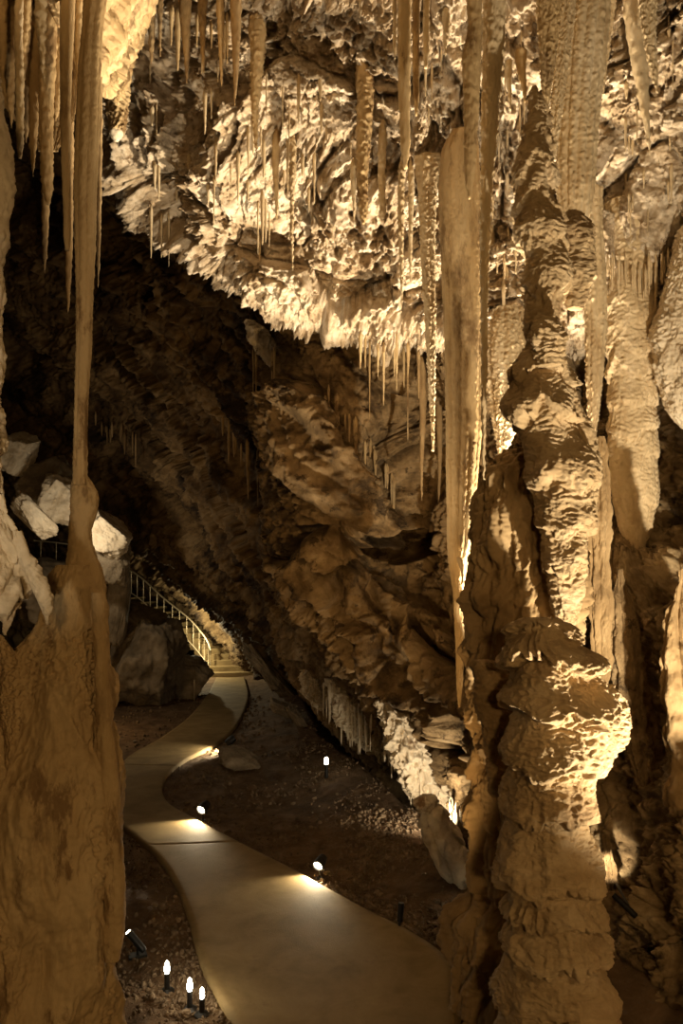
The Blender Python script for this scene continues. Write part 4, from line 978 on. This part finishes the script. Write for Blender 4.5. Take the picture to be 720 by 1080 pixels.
for px, py, lab in ((198, 694, 'tiny lit lamp on a short post outside the railing'), (210, 690, 'tiny lit lamp on a short post behind the railing foot')):
    d = 24.0 if px == 198 else 25.2
    g = W(px, py + 8, d); t = thing('marker_lamp', lab, 'lamp', g)
    turned('post', [(0, 0.035), (0.14, 0.035)], g, (0, 0, 1), M_black, t, 10); turned('lens', [(0, 0.045), (0.16, 0.045), (0.18, 0.02)], g + np.array([0, 0, 0.142]), (0, 0, 1), M_lens, t, 10)
g = W(205, 741, 19.3)
tag(mesh_obj('marker_stake', *lathe([(0, 0.02), (0.6, 0.02), (0.62, 0.01)], g, (0, 0, 1), 10), M_rail, base=g), 'thin upright metal stake beside the far end of the walkway', 'stake')

# ------------------------------------------------------------------ camera and light
cam = bpy.data.cameras.new('camera'); co = bpy.data.objects.new('camera', cam); COL.objects.link(co)
co.location = (0, 0, H); co.rotation_euler = (math.pi / 2, 0, 0)
cam.sensor_fit = 'VERTICAL'; cam.sensor_height = 36.0; cam.lens = F / 1080 * 36.0
cam.shift_y = (HY - 540) / 1080; cam.clip_start = 0.05; cam.clip_end = 200
bpy.context.scene.camera = co

def spot(name, loc, target, power, angle=70, color=(1, 0.76, 0.46), size=0.06, blend=0.6):
    l = bpy.data.lights.new(name, 'SPOT'); l.energy = power; l.spot_size = math.radians(angle); l.spot_blend = blend
    l.color = color; l.shadow_soft_size = size
    o = bpy.data.objects.new(name, l); COL.objects.link(o); o.location = Vector(loc)
    o.rotation_euler = (Vector(target) - Vector(loc)).to_track_quat('-Z', 'Y').to_euler()
    return o
def point(name, loc, power, color=(1, 0.62, 0.28), size=0.1):
    l = bpy.data.lights.new(name, 'POINT'); l.energy = power; l.color = color; l.shadow_soft_size = size
    o = bpy.data.objects.new(name, l); COL.objects.link(o); o.location = Vector(loc)
    return o
WARM = (1, 0.84, 0.60); AMB = (1, 0.63, 0.26)
spot('ceiling_spotlight', (2.2, 7.3, 2.1), (-0.2, 6.3, 8.6), 5300, 68, WARM, 0.06, 0.6)
spot('column_spotlight', (2.9, 3.2, 0.8), (2.2, 6.6, 6.8), 2000, 90, WARM)
spot('ceiling_spotlight', (-0.9, 6.5, 0.45), (-0.4, 7.3, 8.0), 1400, 62, WARM)
spot('wall_spotlight', (0.3, 3.2, 0.4), (-0.2, 9.8, 4.4), 560, 46, AMB, 0.06, 0.7)
point('fill_behind_viewer', (0.6, -5.0, 4.6), 620, AMB, 0.3)  # unseen fill, added for the soft ochre light from the front
point('fill_beside_viewer', (2.6, 1.4, 2.6), 75, AMB, 0.1)  # added fill, cross-lights the stalagmite's front from the right
for (c, a), pw in zip(LAMPS, (110, 60, 60)):
    spot('path_lamp_light', c + a * 0.02, c + a, pw, 120, (1, 0.84, 0.56), 0.03, 0.5)
for c in UP:
    point('upright_lamp_light', c, 0.9, (1, 0.8, 0.5), 0.03)
spot('edge_fill', (-1.5, 1.9, 3.2), (-1.72, 3.5, 3.9), 45, 60, WARM, 0.05)  # unseen light added to brighten the pale wing
point('rock_pile_light', W(80, 566, 15.4), 75, WARM, 0.1)
spot('fringe_light', W(466, 872, 8.5), W(434, 800, 9.8), 120, 110, WARM, 0.06)
point('stair_light', W(206, 668, 23.6), 200, (1, 0.88, 0.55), 0.06)
spot('wall_lamp_light', WALLSPOT[0], W(644, 908, 6.7), 70, 40, WARM, 0.02)
point('far_chamber_fill', (-5.5, 15.0, 1.0), 35, AMB, 0.2)  # unseen fill added so the dark far wall shows dimly

sc = bpy.context.scene
w = bpy.data.worlds.new('cave_air'); sc.world = w; w.use_nodes = True
w.node_tree.nodes['Background'].inputs['Color'].default_value = (1, 0.6, 0.28, 1)
w.node_tree.nodes['Background'].inputs['Strength'].default_value = 0.004
sc.view_settings.view_transform = 'Standard'; sc.view_settings.look = 'None'
sc.view_settings.exposure = 0.0; sc.view_settings.gamma = 1.0; sc.view_settings.use_curve_mapping = False
sc.cycles.max_bounces = 6; sc.cycles.use_denoising = True
